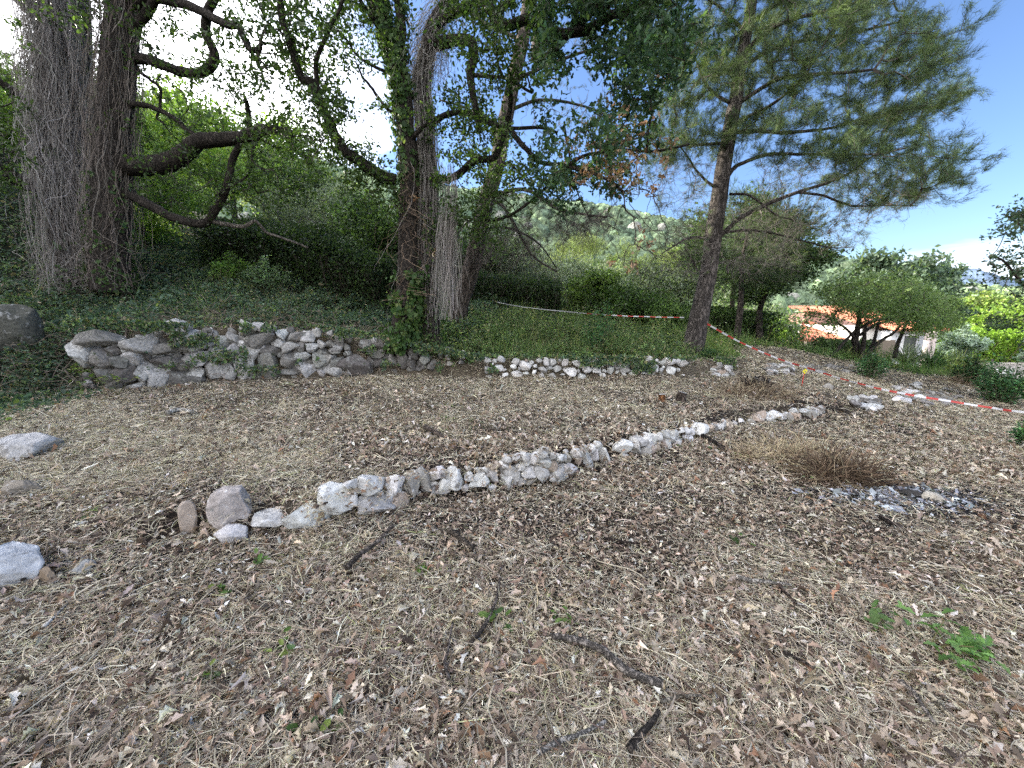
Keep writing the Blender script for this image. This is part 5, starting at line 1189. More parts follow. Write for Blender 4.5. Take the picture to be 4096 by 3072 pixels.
# ================================================================== generic trees
def tree(name, u, v, d, H, Wd, label, pal, nleaf, leaf=.1, trunk_r=.12, kind='broad', trunkc=(.12, .10, .085), crown0=.3, group=None, clumps=21, stems=1, flat=.8, lean=0.0, cat='tree', xyz=None, squash=1.0, twigc=None, tmpl=None, hole=0.0, dp=1.0, vt=None):
    g = P(u, v, d) if xyz is None else np.array(xyz, float); g[2] = onz(g[0], g[1]) if xyz is None else g[2]
    if vt is not None: H = max(P(u, vt, d)[2] - g[2], .3) * .9
    root = empty(name, g, label, cat, group); tops = []
    top = np.array((lean * H, 0, H)); mbt = MB()
    for s in range(stems):
        a = rng.uniform(0, 6.28); sp = Wd * .28 * (stems > 1); e = g + top * (.82 if stems == 1 else .6) + (sp * math.cos(a), sp * math.sin(a), 0)
        st = g + np.array((.12 * math.cos(a), .12 * math.sin(a), -.2)) * (1 if stems > 1 else (0, 0, 1)) if stems > 1 else g + (0, 0, -.2)
        p = catmull(np.array([st, st + (e - st) * .35 + rng.normal(0, .05 * H ** .5, 3) * (1, 1, 0), st + (e - st) * .7 + rng.normal(0, .06 * H ** .5, 3) * (1, 1, 0), e]), 7)
        V, F = tube(p, np.linspace(trunk_r, trunk_r * .3, len(p)) / stems ** .35, 9, .1, abs(int(u)) + s); mbt.add(V, F, trunkc); tops.append(p)
    mbt.build('trunk', M_bark if kind != 'pine' else M_pbark, root, smooth=True)
    zc = g[2] + H * (crown0 + 1) / 2; rz = H * (1 - crown0) / 2; c0 = np.array((g[0] + lean * H * .7, g[1], zc))
    dd = unit(rng.normal(size=(clumps, 3))); rr_ = rng.uniform(.45, .95, clumps) ** .7
    cc = c0 + dd * rr_[:, None] * np.array((Wd / 2, Wd / 2 * dp, rz * .92))
    if kind == 'pine': cc[:, :2] = c0[:2] + (cc[:, :2] - c0[:2]) * np.interp(cc[:, 2], [zc - rz, zc, zc + rz], [.7, 1.15, .55])[:, None]
    nt_ = min(max(clumps * 7, 60), 420); csz = .19 * Wd * (26 / clumps) ** .33
    t = cc[rng.integers(0, clumps, nt_)] + rng.normal(0, csz * .45, (nt_, 3)) * (1, 1, flat * .7)
    limbs_ = [tp[len(tp) // 3:] for tp in tops]
    gg = grow(limbs_, t, max(.25, Wd * .06), .0022 * (1 + d * .12), .5, trunk_r * .5, sag=.0, wob=.08)
    b = MB(); b.add(*twig_mesh(gg), twigc if twigc else trunkc); b.build('branches', M_twig, root)
    i = np.arange(gg['nb'], len(gg['X'])); i = i[gg['along'][i] < Wd * .13]
    k = rng.choice(i, nleaf); pos = gg['X'][k] + rng.normal(0, csz * .30, (nleaf, 3)) * (1, 1, flat)
    b = MB()
    if kind == 'pine':
        T = TUFT2; V, F = inst(T[0], T[1], pos, frames(unit(pos - c0) + rng.normal(0, .4, pos.shape) + (0, 0, .5)), leaf * rng.lognormal(0, .2, nleaf)); b.add(V, F, np.repeat(pick(pal, nleaf, .2), len(T[0]), 0)); b.build('foliage', M_needle, root)
    else:
        T = tmpl or LEAF4; scatter_leaves(b, T, pos, leaf * 1.2 * rng.lognormal(0, .25, nleaf), pick(pal, nleaf, .22) * np.exp(.28 * vnoise(pos * (3.2 / Wd ** .5), abs(int(u)) + 9))[:, None]); b.build('foliage', M_leaf, root)
    return root
OLV = [(4, (.16, .20, .125)), (3, (.21, .25, .165)), (2, (.10, .135, .08)), (1, (.26, .30, .21))]
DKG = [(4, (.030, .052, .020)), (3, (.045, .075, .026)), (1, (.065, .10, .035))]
LIM = [(4, (.17, .27, .035)), (3, (.22, .33, .045)), (2, (.12, .20, .03))]
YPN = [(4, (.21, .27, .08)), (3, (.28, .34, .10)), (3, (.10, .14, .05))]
MGR = [(4, (.09, .15, .045)), (3, (.125, .20, .06)), (2, (.06, .105, .035))]
BG = 'trees of the wooded slope behind the oaks'
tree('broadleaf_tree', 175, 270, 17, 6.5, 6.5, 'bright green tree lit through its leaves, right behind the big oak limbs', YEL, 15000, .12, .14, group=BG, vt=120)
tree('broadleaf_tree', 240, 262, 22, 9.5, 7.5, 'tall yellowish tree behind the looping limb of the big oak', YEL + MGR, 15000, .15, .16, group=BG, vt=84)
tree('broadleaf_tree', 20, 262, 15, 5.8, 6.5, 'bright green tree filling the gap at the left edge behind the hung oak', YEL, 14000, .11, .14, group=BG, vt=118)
tree('broadleaf_tree', -60, 262, 16, 8, 7, 'green tree beyond the left edge of the picture', MGR, 8000, .13, .14, group=BG, vt=60)
tree('broadleaf_tree', 150, 285, 12.6, 2.6, 3.8, 'low leafy young tree under the lowest limb of the big oak', YEL, 11000, .085, .05, crown0=.1, group=BG)
tree('olive_tree', 300, 268, 18, 5.8, 4.8, 'greyish olive tree with bare stems showing above the dark hedge', OLV, 9000, .085, .10, stems=4, crown0=.25, hole=.3, trunkc=(.10, .09, .08), vt=192)
tree('olive_tree', 345, 268, 20, 6.2, 5.2, 'grey-green olive tree left of the centre trunks', OLV, 9000, .09, .10, stems=4, crown0=.25, trunkc=(.10, .09, .08), vt=187)
tree('broadleaf_tree', 385, 285, 15.5, 5.4, 4.6, 'green ivy-tangled tree just left of the centre oak trunk', MGR + DKG, 13000, .10, .14, group=BG, vt=192)
tree('broadleaf_tree', 290, 250, 30, 12.5, 10, 'dull green tree high on the slope between the two oaks', MGR + OLV, 12000, .20, .2, group=BG, vt=150)
tree('pine_tree', 215, 250, 28, 15, 8.5, 'hazy green pine standing behind the yellowish tree', PINEP, 5200, .30, .2, kind='pine', group=BG, vt=98)
tree('pine_tree', 90, 250, 26, 15, 9, 'tall pine behind the twin trunks of the big oak', PINEP, 5200, .30, .2, kind='pine', group=BG, vt=62)
tree('broadleaf_tree', 455, 300, 17, 5.4, 5, 'shaded tree behind the leaning centre pine', MGR + DKG, 11000, .11, .14, group=BG, vt=218)
tree('olive_tree', 515, 300, 19, 4.6, 5, 'silvery olive tree right of the leaning centre pine', OLV, 11000, .09, .1, stems=3, crown0=.2, vt=244)
tree('olive_tree', 655, 318, 17, 4.2, 4.6, 'broad silvery olive tree left of the right-hand pine', OLV, 12000, .085, .1, stems=3, crown0=.12, vt=262)
tree('olive_tree', 575, 300, 24, 5.6, 5.5, 'grey olive tree behind the ivy-covered bush', OLV, 11000, .11, .1, stems=3, crown0=.12, vt=262)
tree('ivy_bush', 592, 318, 14.5, 3.5, 2.3, 'tall bush draped in bright ivy left of the broad olive tree', [(3, (.10, .16, .035)), (3, (.14, .21, .05)), (2, (.06, .10, .03))], 12000, .075, .05, crown0=0, cat='bush', clumps=30, vt=268)
tree('ivy_bush', 622, 322, 14, 2.5, 3.2, 'rounded dark green ivy bush behind the barrier tape', [(3, (.055, .10, .03)), (3, (.08, .14, .04)), (2, (.035, .06, .022))], 13000, .07, .05, crown0=0, cat='bush', clumps=36, vt=286)
tree('ivy_bush', 655, 330, 13.5, 1.5, 2.6, 'low green bush beside the rounded ivy bush', MGR, 9000, .065, .04, crown0=0, cat='bush', clumps=26, vt=302)
shrub('shrub', 598, 364, 8.8, 308, .75, 34, .05, 'leafy dark green sapling on the bank over the low pale wall', [(4, (.05, .12, .05)), (3, (.07, .155, .065)), (1, (.11, .2, .08))], 30)
shrub('shrub', 236, 290, 10.8, 258, 1.3, 60, .055, 'bright green shrub at the foot of the dark hedge', [(3, (.11, .20, .05)), (2, (.16, .26, .07))], 34)
shrub('shrub', 268, 292, 10.6, 262, 1.3, 60, .055, 'pale-leaved shrub right of the bright green one', [(3, (.14, .21, .12)), (2, (.18, .26, .15))], 34)
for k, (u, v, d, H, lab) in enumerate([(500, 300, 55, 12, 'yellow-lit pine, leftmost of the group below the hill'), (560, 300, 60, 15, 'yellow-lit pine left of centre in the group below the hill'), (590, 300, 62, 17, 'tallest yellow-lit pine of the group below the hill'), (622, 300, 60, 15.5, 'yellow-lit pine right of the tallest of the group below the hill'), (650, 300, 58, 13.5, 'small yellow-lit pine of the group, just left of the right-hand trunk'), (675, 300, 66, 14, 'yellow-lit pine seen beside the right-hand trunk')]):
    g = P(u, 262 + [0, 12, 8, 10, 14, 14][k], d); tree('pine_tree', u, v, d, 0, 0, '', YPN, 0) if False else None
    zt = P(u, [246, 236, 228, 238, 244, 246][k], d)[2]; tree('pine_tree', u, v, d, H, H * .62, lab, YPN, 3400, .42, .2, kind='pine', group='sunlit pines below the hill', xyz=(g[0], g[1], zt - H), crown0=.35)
for k, (u, vt, d, W_, lab) in enumerate([(470, 262, 40, 9, 'far grey-green tree behind the leaning centre pine'), (530, 268, 38, 9, 'far green tree left of the sunlit pines'), (700, 268, 36, 9, 'far green tree behind the right-hand pine trunk'), (640, 272, 34, 9, 'far olive-coloured tree under the sunlit pines'), (585, 270, 36, 9, 'far pale tree under the tallest sunlit pine')]):
    zt = P(u, vt, d)[2]; q = P(u, 300, d); tree('broadleaf_tree', u, 300, d, 6.5, W_, lab, OLV + MGR, 9000, .22, .15, xyz=(q[0], q[1], zt - 6.5), group='far trees in the valley', crown0=.0)

# dark hedge at the back left
def hedge(uv0, uv1, d0, d1, h0, h1, thick, n, pal, label, leaf=.07, cat='hedge', zoff=0, ends=None, twig=True, kk=0, name='hedge', bn=(.05, .04, .03)):
    a, b_ = P(*uv0, d0), P(*uv1, d1)
    if ends is not None: a, b_ = map(np.array, ends)
    t = rng.random(n); f = a[None] * (1 - t[:, None]) + b_[None] * t[:, None]; w = rng.normal(0, thick * .32, n)
    dirn = unit(b_ - a); nrm = np.array((-dirn[1], dirn[0], 0)); x = f[:, 0] + nrm[0] * w; y = f[:, 1] + nrm[1] * w
    q = np.stack((x, y, 0 * x), -1); H = (h0 * (1 - t) + h1 * t) * (1 + .10 * vnoise(q * 1.1, 130 + kk) + .06 * vnoise(q * 3.5, 131 + kk)); h = rng.random(n) ** .75
    gz = height(x, y) if ends is None else f[:, 2]; z = gz + H * h
    b = MB(); T = LEAF4; pos = np.stack((x, y, z), -1); scatter_leaves(b, T, pos, leaf * rng.lognormal(0, .25, n), pick(pal, n, .25))
    root = empty(name, (a[0], a[1], (onz(a[0], a[1]) if ends is None else a[2])), label, cat); b.build('foliage', M_leaf, root)
    m = 260; t = rng.random(m); f = a[None] * (1 - t[:, None]) + b_[None] * t[:, None]; f[:, :2] += nrm[:2] * rng.normal(0, thick * .2, (m, 1)); f[:, 2] = (height(f[:, 0], f[:, 1]) if ends is None else f[:, 2]) - .1
    o = [f]; d = unit(rng.normal(0, .3, (m, 3)) + (0, 0, 1))
    for _ in range(5): d = unit(d + rng.normal(0, .2, (m, 3)) + (0, 0, .1)); o.append(o[-1] + d * (h0 + h1) / 2 * .17)
    b = MB(); V, F = strands(np.stack(o, 1), rng.uniform(.006, .015, m)); b.add(V, F, bn); b.build('stems', M_twig, root); return root
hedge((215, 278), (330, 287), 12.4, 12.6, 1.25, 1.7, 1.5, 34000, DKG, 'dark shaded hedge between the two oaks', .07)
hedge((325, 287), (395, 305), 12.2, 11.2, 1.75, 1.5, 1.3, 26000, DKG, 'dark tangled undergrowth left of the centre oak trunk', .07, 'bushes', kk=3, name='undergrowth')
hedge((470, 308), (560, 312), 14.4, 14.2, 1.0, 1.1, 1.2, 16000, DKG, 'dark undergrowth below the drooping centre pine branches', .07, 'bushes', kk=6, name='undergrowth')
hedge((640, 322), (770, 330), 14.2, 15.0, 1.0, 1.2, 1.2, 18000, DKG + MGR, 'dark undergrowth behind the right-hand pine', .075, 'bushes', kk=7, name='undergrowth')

# trees behind and right of the right-hand pine
base = P(734, 335, 12.5); base[2] = onz(base[0], base[1])
tree('pine_tree', 737, 335, 12.3, 7.4, 4.4, 'slim dark pine just behind the right-hand pine, its lower branches dead', PINEP + DKG, 4600, .15, .11, kind='pine', lean=.03, crown0=.3, twigc=(.13, .115, .10), clumps=40, vt=165)
tree('oak_tree', 762, 335, 14.0, 5.8, 3.0, 'dark small-leaved oak with ivy between the right-hand pine and the house', MGR + DKG, 15000, .085, .13, crown0=.28, twigc=(.10, .09, .08), clumps=40, vt=196)
tree('oak_tree', 728, 330, 17.0, 7.2, 4.4, 'green leafy oak high behind the slim dark pine', MGR, 14000, .10, .13, crown0=.35, clumps=34, vt=172)
tree('broadleaf_tree', 775, 330, 22.0, 3.6, 3.0, 'yellow-green shrub beside the left end of the red-roofed house', YEL + LIM, 7000, .10, .06, crown0=.1, cat='shrub', vt=306)
tree('broadleaf_tree', 748, 325, 24.0, 5.0, 6.0, 'pale tree glimpsed between the right-hand pine and the house', OLV + MGR, 9000, .12, .1, crown0=.1, vt=295)
# umbrella-shaped tree in front of the house
g = P(862, 362, 12.6); g[2] = onz(g[0], g[1])
umb = empty('umbrella_tree', g, 'wide umbrella-crowned multi-stemmed tree in front of the red-roofed house', 'tree')
LU = []
def K(x, y, d): return ((3050 + x / 2.95) / 4, (1150 + y / 2.95) / 4, d)
for k, (pts, r0, r1) in enumerate([
    ([K(1130, 860, 12.6), K(1110, 700, 12.6), K(1090, 620, 12.6), K(1120, 500, 12.6), K(1140, 380, 12.6), K(1130, 250, 12.6)], .13, .05),
    ([K(1150, 860, 12.5), K(1180, 720, 12.4), K(1200, 600, 12.3), K(1210, 480, 12.2), K(1260, 400, 12.1)], .08, .03),
    ([K(1170, 860, 12.7), K(1270, 740, 12.8), K(1320, 620, 12.9), K(1350, 500, 13), K(1380, 400, 13)], .07, .03),
    ([K(1200, 860, 12.7), K(1310, 700, 12.7), K(1440, 600, 12.7), K(1540, 540, 12.7), K(1640, 440, 12.6)], .07, .03),
    ([K(770, 838, 12.3), K(860, 760, 12.4), K(960, 650, 12.5), K(1040, 560, 12.6), K(1120, 480, 12.6), K(1200, 400, 12.6)], .055, .03),
    ([K(1100, 620, 12.6), K(1000, 500, 12.5), K(900, 430, 12.4), K(830, 380, 12.3)], .05, .02),
    ([K(1560, 830, 13.2), K(1590, 680, 13.2), K(1640, 560, 13.1), K(1690, 440, 13), K(1720, 380, 13)], .07, .03),
    ([K(1140, 480, 12.6), K(1300, 400, 12.3), K(1500, 370, 12.1), K(1700, 380, 12.0), K(1850, 400, 12)], .05, .02),
    ([K(1150, 560, 12.6), K(1330, 440, 13), K(1500, 390, 13.3), K(1620, 320, 13.5), K(1800, 260, 13.7)], .05, .02)]):
    addlimb(umb, pts, r0, r1, 'trunk' if k < 5 else 'limb', (.10, .085, .075), 140 + k, LU, sides=7)
cr = [(835, 284), (870, 277), (905, 280), (932, 289), (948, 303), (957, 325), (948, 335), (925, 330), (900, 322), (880, 318), (862, 316), (846, 312), (832, 306), (822, 298), (826, 288)]
tU = np.concatenate([vol([(806, 312), (846, 312), (850, 326), (822, 334), (800, 326)], 42, 12.4, .4, 12, .12), vol(cr, 950, 12.8, 1.1, 220, .2)])
gU = grow(LU, tU, .16, .0028, .5, .03, sag=-.05, wob=.06)
b = MB(); b.add(*twig_mesh(gU), (.15, .13, .115)); b.build('branches', M_twig, umb)
pos, d_ = leaf_spots(gU, .8, 125, .10); b = MB(); scatter_leaves(b, LEAF4, pos, .065 * rng.lognormal(0, .25, len(pos)), pick([(4, (.15, .22, .075)), (3, (.20, .28, .10)), (2, (.10, .15, .055))], len(pos), .2)); b.build('foliage', M_leaf, umb); print('umb', len(pos))
tree('conifer_tree', 893, 340, 36, 9.0, 7, 'feathery blue-green tree rising behind the umbrella-crowned tree', [(3, (.10, .15, .10)), (2, (.14, .19, .12)), (1, (.07, .11, .07))], 9000, .30, .1, crown0=.1, clumps=34, xyz=tuple(P(893, 247, 36) - (0, 0, 9)))
tree('conifer_tree', 935, 340, 37, 8.8, 4.6, 'slender feathery tree top to the right of the blue-green one', [(3, (.10, .15, .10)), (2, (.14, .19, .12)), (1, (.07, .11, .07))], 6000, .30, .1, crown0=.1, clumps=26, xyz=tuple(P(938, 256, 37) - (0, 0, 8.8)))
tree('conifer_tree', 945, 340, 33, 7, 2.2, 'dark green rounded tree at the right end of the umbrella-crowned tree', MGR, 7000, .24, .08, crown0=.0, clumps=22, xyz=tuple(P(944, 288, 33) - (0, 0, 7)))
# right edge tree
g = P(1085, 395, 8.8); g[2] = onz(g[0], g[1])
tr = empty('oak_tree', g, 'dark-leaved tree reaching into the picture at the right edge', 'tree'); LR = []
addlimb(tr, [(1092, 405, 8.8), (1085, 370, 8.8), (1075, 320, 8.8), (1070, 270, 8.8), (1080, 200, 8.8), (1090, 150, 8.8)], .16, .07, 'trunk', BARKC, 161, LR)
addlimb(tr, [(1073, 330, 8.8), (1050, 300, 8.7), (1024, 285, 8.6), (1005, 262, 8.5), (990, 255, 8.5)], .04, .012, 'limb', DBARK, 162, LR)
addlimb(tr, [(1072, 280, 8.8), (1045, 250, 8.9), (1020, 225, 9.0), (1005, 215, 9.0)], .04, .012, 'limb', DBARK, 163, LR)
tR = np.concatenate([vol([(1024, 198), (1005, 210), (1000, 232), (985, 240), (968, 272), (985, 285), (1000, 290), (1015, 300), (1060, 310), (1120, 300), (1140, 220), (1080, 180)], 330, 8.8, .7, 60, .17), vol([(1000, 295), (1040, 295), (1060, 350), (1010, 345), (985, 325)], 70, 8.9, .4, 16, .15)])
gR = grow(LR, tR, .15, .0026, .5, .03); b = MB(); b.add(*twig_mesh(gR), DBARK); b.build('twigs', M_twig, tr)
pos, d_ = leaf_spots(gR, .45, 60, .05); b = MB(); scatter_leaves(b, LEAF6, pos, .065 * rng.lognormal(0, .25, len(pos)), pick([(4, (.035, .06, .035)), (3, (.05, .085, .045)), (1, (.07, .11, .06))], len(pos), .2)); b.build('foliage', M_leaf, tr); print('right', len(pos))

# bushes on the right bank
SH = [(4, (.055, .13, .06)), (3, (.08, .175, .075)), (2, (.12, .22, .09))]
shrub('shrub', 870, 381, 10.0, 351, .7, 46, .05, 'dense green bush of upright shoots standing alone at the edge of the tall grass', SH, 34)
shrub('shrub', 1000, 404, 8.6, 364, 1.0, 80, .055, 'large round dark green bush on the right bank above the tape', SH, 36)
shrub('shrub', 967, 388, 10.4, 358, .8, 60, .055, 'smaller dark bush left of the large round one', DKG + SH, 34)
shrub('shrub', 1038, 464, 4.9, 418, .6, 60, .045, 'green bush cut off by the right edge below the tape', SH, 34)
shrub('shrub', 706, 376, 9.0, 357, .5, 24, .045, 'small green bush at the foot of the right-hand pine', SH, 26)
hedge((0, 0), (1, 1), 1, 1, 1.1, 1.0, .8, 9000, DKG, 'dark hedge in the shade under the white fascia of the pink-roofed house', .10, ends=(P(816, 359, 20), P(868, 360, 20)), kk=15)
# yucca and garden plants
def spiky(u, v, d, n, L, w, label, pal, name='yucca', up=.5, zt=None):
    g = P(u, v, d); g[2] = onz(g[0], g[1]) if zt is None else g[2]
    dd = unit(rng.normal(size=(n, 3)) * (1, 1, .5) + (0, 0, up)); b = MB()
    s = np.stack((L * rng.uniform(.7, 1.1, n), np.full(n, w), L * np.ones(n)), -1); V, F = inst(BLADE[0] * (1, 1, 1.5), BLADE[1], g + (0, 0, .25) + dd * .05, frames(dd), s); b.add(V, F, np.repeat(pick(pal, n, .2), 6, 0))
    V, F = tube(np.array([g + (0, 0, -.1), g + (0, 0, .15), g + (0, 0, .3)]), [.09, .09, .06], 8, .1); b2 = MB(); b2.add(V, F, (.2, .15, .1))
    root = empty(name, g, label, 'plant'); b.build('foliage', M_leaf, root); b2.build('trunk', M_bark, root); return root
spiky(957, 366, 15, 420, 1.0, .05, 'spiky dark yucca left of the bright hedge', [(3, (.07, .10, .035)), (2, (.11, .15, .05)), (1, (.16, .17, .07))])
spiky(930, 368, 14, 160, .9, .03, 'dark bushy spiked plant before the white wing of the house', DKG + SH, name='garden_plant', up=1.0)
spiky(905, 368, 14, 160, .8, .03, 'grey-green spiked plant in front of the house window', OLV, name='garden_plant', up=1.2)
tree('silver_shrub', 958, 352, 24, 1.9, 1.9, 'silvery blue shrub in front of the bright green hedge', [(3, (.24, .31, .26)), (2, (.30, .38, .30)), (1, (.18, .24, .19))], 8000, .10, .04, crown0=0, cat='shrub', xyz=tuple(P(957, 357, 24)))
tree('silver_shrub', 1030, 352, 24, 2.0, 1.4, 'grey-blue shrub at the right end of the bright green hedge', [(3, (.11, .15, .13)), (2, (.14, .19, .15))], 6000, .10, .04, crown0=0, cat='shrub', xyz=tuple(P(1030, 366, 24)))

# oak seedling and little plants in the litter
def seedling(u, v, n, L, h, label, pal, T=OAK, name='oak_seedling', cat='seedling', spread_=.1):
    g = G(u, v); root = empty(name, g, label, cat); b = MB(); o = []
    m = max(3, n // 6); a = rng.uniform(0, 6.28, m); e = g + np.stack((np.cos(a) * spread_ * rng.uniform(.3, 1, m), np.sin(a) * spread_ * rng.uniform(.3, 1, m), h * rng.uniform(.5, 1, m)), -1)
    P_ = np.stack([g * np.ones((m, 1)), (g + e) / 2 + (0, 0, h * .15), e], 1); V, F = strands(P_, np.full(m, .0025)); b.add(V, F, (.12, .11, .05)); b.build('stem', M_twig, root)
    k = rng.integers(0, m, n); pos = e[k] + rng.normal(0, .02, (n, 3)); xd = unit(rng.normal(size=(n, 3)) * (1, 1, .3)); b = MB()
    scatter_leaves(b, T, pos, L * rng.lognormal(0, .2, n), pick(pal, n, .15), xd=xd, up=np.array((0, 0, 1.0)) + rng.normal(0, .35, (n, 3))); b.build('leaves', M_leaf, root)
seedling(928, 650, 60, .062, .12, 'bright green oak seedling sprouting in the litter at the lower right', [(3, (.14, .26, .07)), (2, (.20, .33, .11)), (1, (.10, .2, .05))], spread_=.2)
seedling(885, 640, 16, .05, .06, 'small green sprout left of the oak seedling', [(1, (.14, .22, .08))], LEAF6, 'seedling')
for u, v, lab in [(225, 595, 'tiny yellow-green sprout at the lower left of the front wall'), (420, 575, 'little green sprout right of the thick dark branch'), (200, 685, 'small dark green sprout low at the left'), (95, 515, 'small green weed between the left rocks and the front wall'),
                  (290, 645, 'small green sprout below the big rounded stone'), (318, 735, 'green ivy sprig near the bottom left'), (498, 618, 'pale green sprout near the forked dark branch'), (485, 488, 'bright yellow-green sprig at the foot of the front wall'),
                  (905, 428, 'lime green weed on the bare slope below the tape'), (262, 566, 'dark green sprig below the loose stones'), (570, 625, 'green seedling leaves near the curved branch'), (735, 545, 'small green weed in the yellow grass')]:
    seedling(u, v, 12, .045, .04, lab, [(2, (.12, .20, .05)), (2, (.07, .13, .04)), (1, (.20, .26, .06))], LEAF6, 'seedling', 'weed', .06)
for u, v, n, lab in [(95, 388, 60, 'yellow-green saplings growing before the back wall at the left'), (118, 396, 50, 'light green sapling clump at the foot of the dark back wall'), (55, 345, 45, 'yellow-leaved sprig above the left end of the back wall')]:
    seedling(u, v, n, .06, .38, lab, [(2, (.16, .22, .07)), (2, (.11, .18, .05)), (1, (.22, .25, .08))], LEAF6, 'young_shrub', 'plant', .3)
# ================================================================== houses and far things
def bx(mb, x0, x1, y0, y1, z0, z1, col):
    V = np.array([(x, y, z) for z in (z0, z1) for y in (y0, y1) for x in (x0, x1)], float)
    mb.add(V, np.array([(0, 2, 3, 1), (4, 5, 7, 6), (0, 1, 5, 4), (2, 6, 7, 3), (0, 4, 6, 2), (1, 3, 7, 5)]), col)
def XZ(u, v, d): p = P(u, v, d); return p[0], p[2]
def roof_slab(mb, a, b, c, d, th, col, rows=14, cols=40):
    """tiled slope: a-b eave (left,right), d-c ridge; rounded tile rolls run up the slope"""
    a, b, c, d = map(np.array, (a, b, c, d)); n = unit(np.cross(b - a, d - a)); 
    if n[2] < 0: n = -n
    S = np.linspace(0, 1, cols * 6 + 1)[None, :, None]; T = np.linspace(0, 1, rows * 3 + 1)[:, None, None]
    base = (a * (1 - S) + b * S) * (1 - T) + (d * (1 - S) + c * S) * T
    roll = np.abs(np.sin(S * cols * math.pi)); step = 1 - (T * rows) % 1
    top = base + n * (th + .05 * roll + .03 * step)
    m, k = top.shape[:2]; i = np.arange(m - 1)[:, None] * k; j = np.arange(k - 1)[None]
    f = np.stack((i + j, i + j + 1, i + k + j + 1, i + k + j), -1).reshape(-1, 4); V = top.reshape(-1, 3)
    cc = np.array(col) * np.exp(np.random.default_rng(4).normal(0, .16, (rows + 2, cols + 2)))[(np.arange(m) // 3)[:, None], (np.arange(k) // 6)[None]][..., None]
    mb.add(V, f, cc.reshape(-1, 3)); Vb = base.reshape(-1, 3); mb.add(np.array([a, b, c, d]), np.array([(3, 2, 1, 0)]), col)
    e = [a, b, c, d]; et = [x + n * (th + .02) for x in e]; mb.add(np.array(e + et), np.array([(0, 1, 5, 4), (1, 2, 6, 5), (2, 3, 7, 6), (3, 0, 4, 7)]), col)
D = 24.0
TC = (.50, .19, .12)
gx, gz = XZ(850, 366, D); gz = min(gz, onz(gx, D)) ; h = empty('house', (gx, D, gz), 'pink-roofed house half hidden behind the umbrella-crowned tree', 'house')
zb = gz - 1.2
# main left body with porch
xl, ze = XZ(808, 341, D); xr, _ = XZ(862, 340, D); _, zp_ = XZ(820, 344.5, D); 
mb = MB(); bx(mb, xl + .3, xr, D + 2.2, D + 9, zb, ze, (.30, .24, .20)); mb.build('wall', M_wall, h)  # porch back wall coloured dark, standing in for the porch shade
mb = MB(); bx(mb, xl, xr, D + .1, D + .35, zp_, ze, (.58, .50, .44)); mb.build('fascia', M_wall, h)
for uu in (806.5, 826, 845):
    x, _ = XZ(uu, 340, D); mb = MB(); bx(mb, x, x + .35, D + .12, D + .42, zb, zp_ - .002, (.66, .58, .52)); mb.build('pillar', M_wall, h)
mb = MB(); roof_slab(mb, (xl - .9, D - .3, ze), (xr + .2, D - .3, ze), (xr + .2, D + 4.6, XZ(820, 323, D + 4.6)[1]), (XZ(802, 323, D + 4.6)[0], D + 4.6, XZ(802, 323, D + 4.6)[1]), .06, TC, 14, 30); mb.build('roof', M_tile, h)
# raised block behind with its own roof
x0, zt = XZ(804, 313, D + 4.7); x1, _ = XZ(866, 313, D + 4.7); mb = MB(); bx(mb, x0 + .1, x1, D + 4.7, D + 6.4, ze - .5, zt, (.62, .36, .28)); mb.build('wall', M_wall, h)
mb = MB(); roof_slab(mb, (x0 - .1, D + 4.4, zt), (x1 + .3, D + 4.4, zt), (x1 + .3, D + 6.6, zt + .45), (x0 + .1, D + 6.6, zt + .45), .06, TC, 6, 30); mb.build('roof', M_tile, h)
# white middle and right wing
x0, zt = XZ(862, 326, D - 1); x1, _ = XZ(892, 326, D - 1); mb = MB(); bx(mb, x0, x1, D - 1, D + 8, zb, zt, (.66, .64, .60)); mb.build('wall', M_wall, h)
mb = MB(); roof_slab(mb, (x0 - .2, D - 1.4, zt), (x1 + .2, D - 1.4, zt), (x1 + .2, D + 3, zt + 1.1), (x0 - .2, D + 3, zt + 1.1), .06, TC, 9, 20); mb.build('roof', M_tile, h)
x0, zt = XZ(892, 331, D - 2); x1, _ = XZ(933, 331, D - 2); mb = MB(); bx(mb, x0 + .003, x1, D - 2, D + 6, zb, zt, (.70, .72, .74)); mb.build('wall', M_wall, h)
mb = MB(); roof_slab(mb, (x0 - .2, D - 2.5, zt + .003), (x1 + .4, D - 2.5, zt + .003), (x1 + .4, D + 2, zt + 1.0), (x0 - .2, D + 2, zt + 1.0), .06, TC, 9, 24); mb.build('roof', M_tile, h)
wx0, wz1 = XZ(903, 336, D - 2); wx1, wz0 = XZ(913, 352, D - 2)
mb = MB(); bx(mb, wx0, wx1, D - 2.06, D - 1.9, wz0, wz1, (.10, .11, .10)); w = mb.build('window', M_paint, h)
mb = MB(); bx(mb, wx0 - .1, wx0, D - 2.1, D - 1.95, wz0, wz1, (.7, .7, .7)); bx(mb, wx1, wx1 + .1, D - 2.1, D - 1.95, wz0, wz1, (.7, .7, .7)); bx(mb, wx0 - .14, wx1 + .14, D - 2.12, D - 1.96, wz1 + .002, wz1 + .1, (.7, .7, .7)); bx(mb, wx0 - .14, wx1 + .14, D - 2.16, D - 1.96, wz0 - .1, wz0 - .002, (.6, .6, .58)); fr = mb.build('frame', M_wall, h)
for uu in (923.5, 929):
    x, _ = XZ(uu, 340, D - 2.5); mb = MB(); V, F = tube(np.array([(x, D - 2.7, zb), (x, D - 2.7, (zb + zt) / 2), (x, D - 2.7, zt)]), [.14] * 3, 12, .02); mb.add(V, F, (.5, .42, .38)); mb.build('pillar', M_wall, h, smooth=True)
x, _ = XZ(876, 340, D - 3.5); x2, zc = XZ(894, 340, D - 3.5)
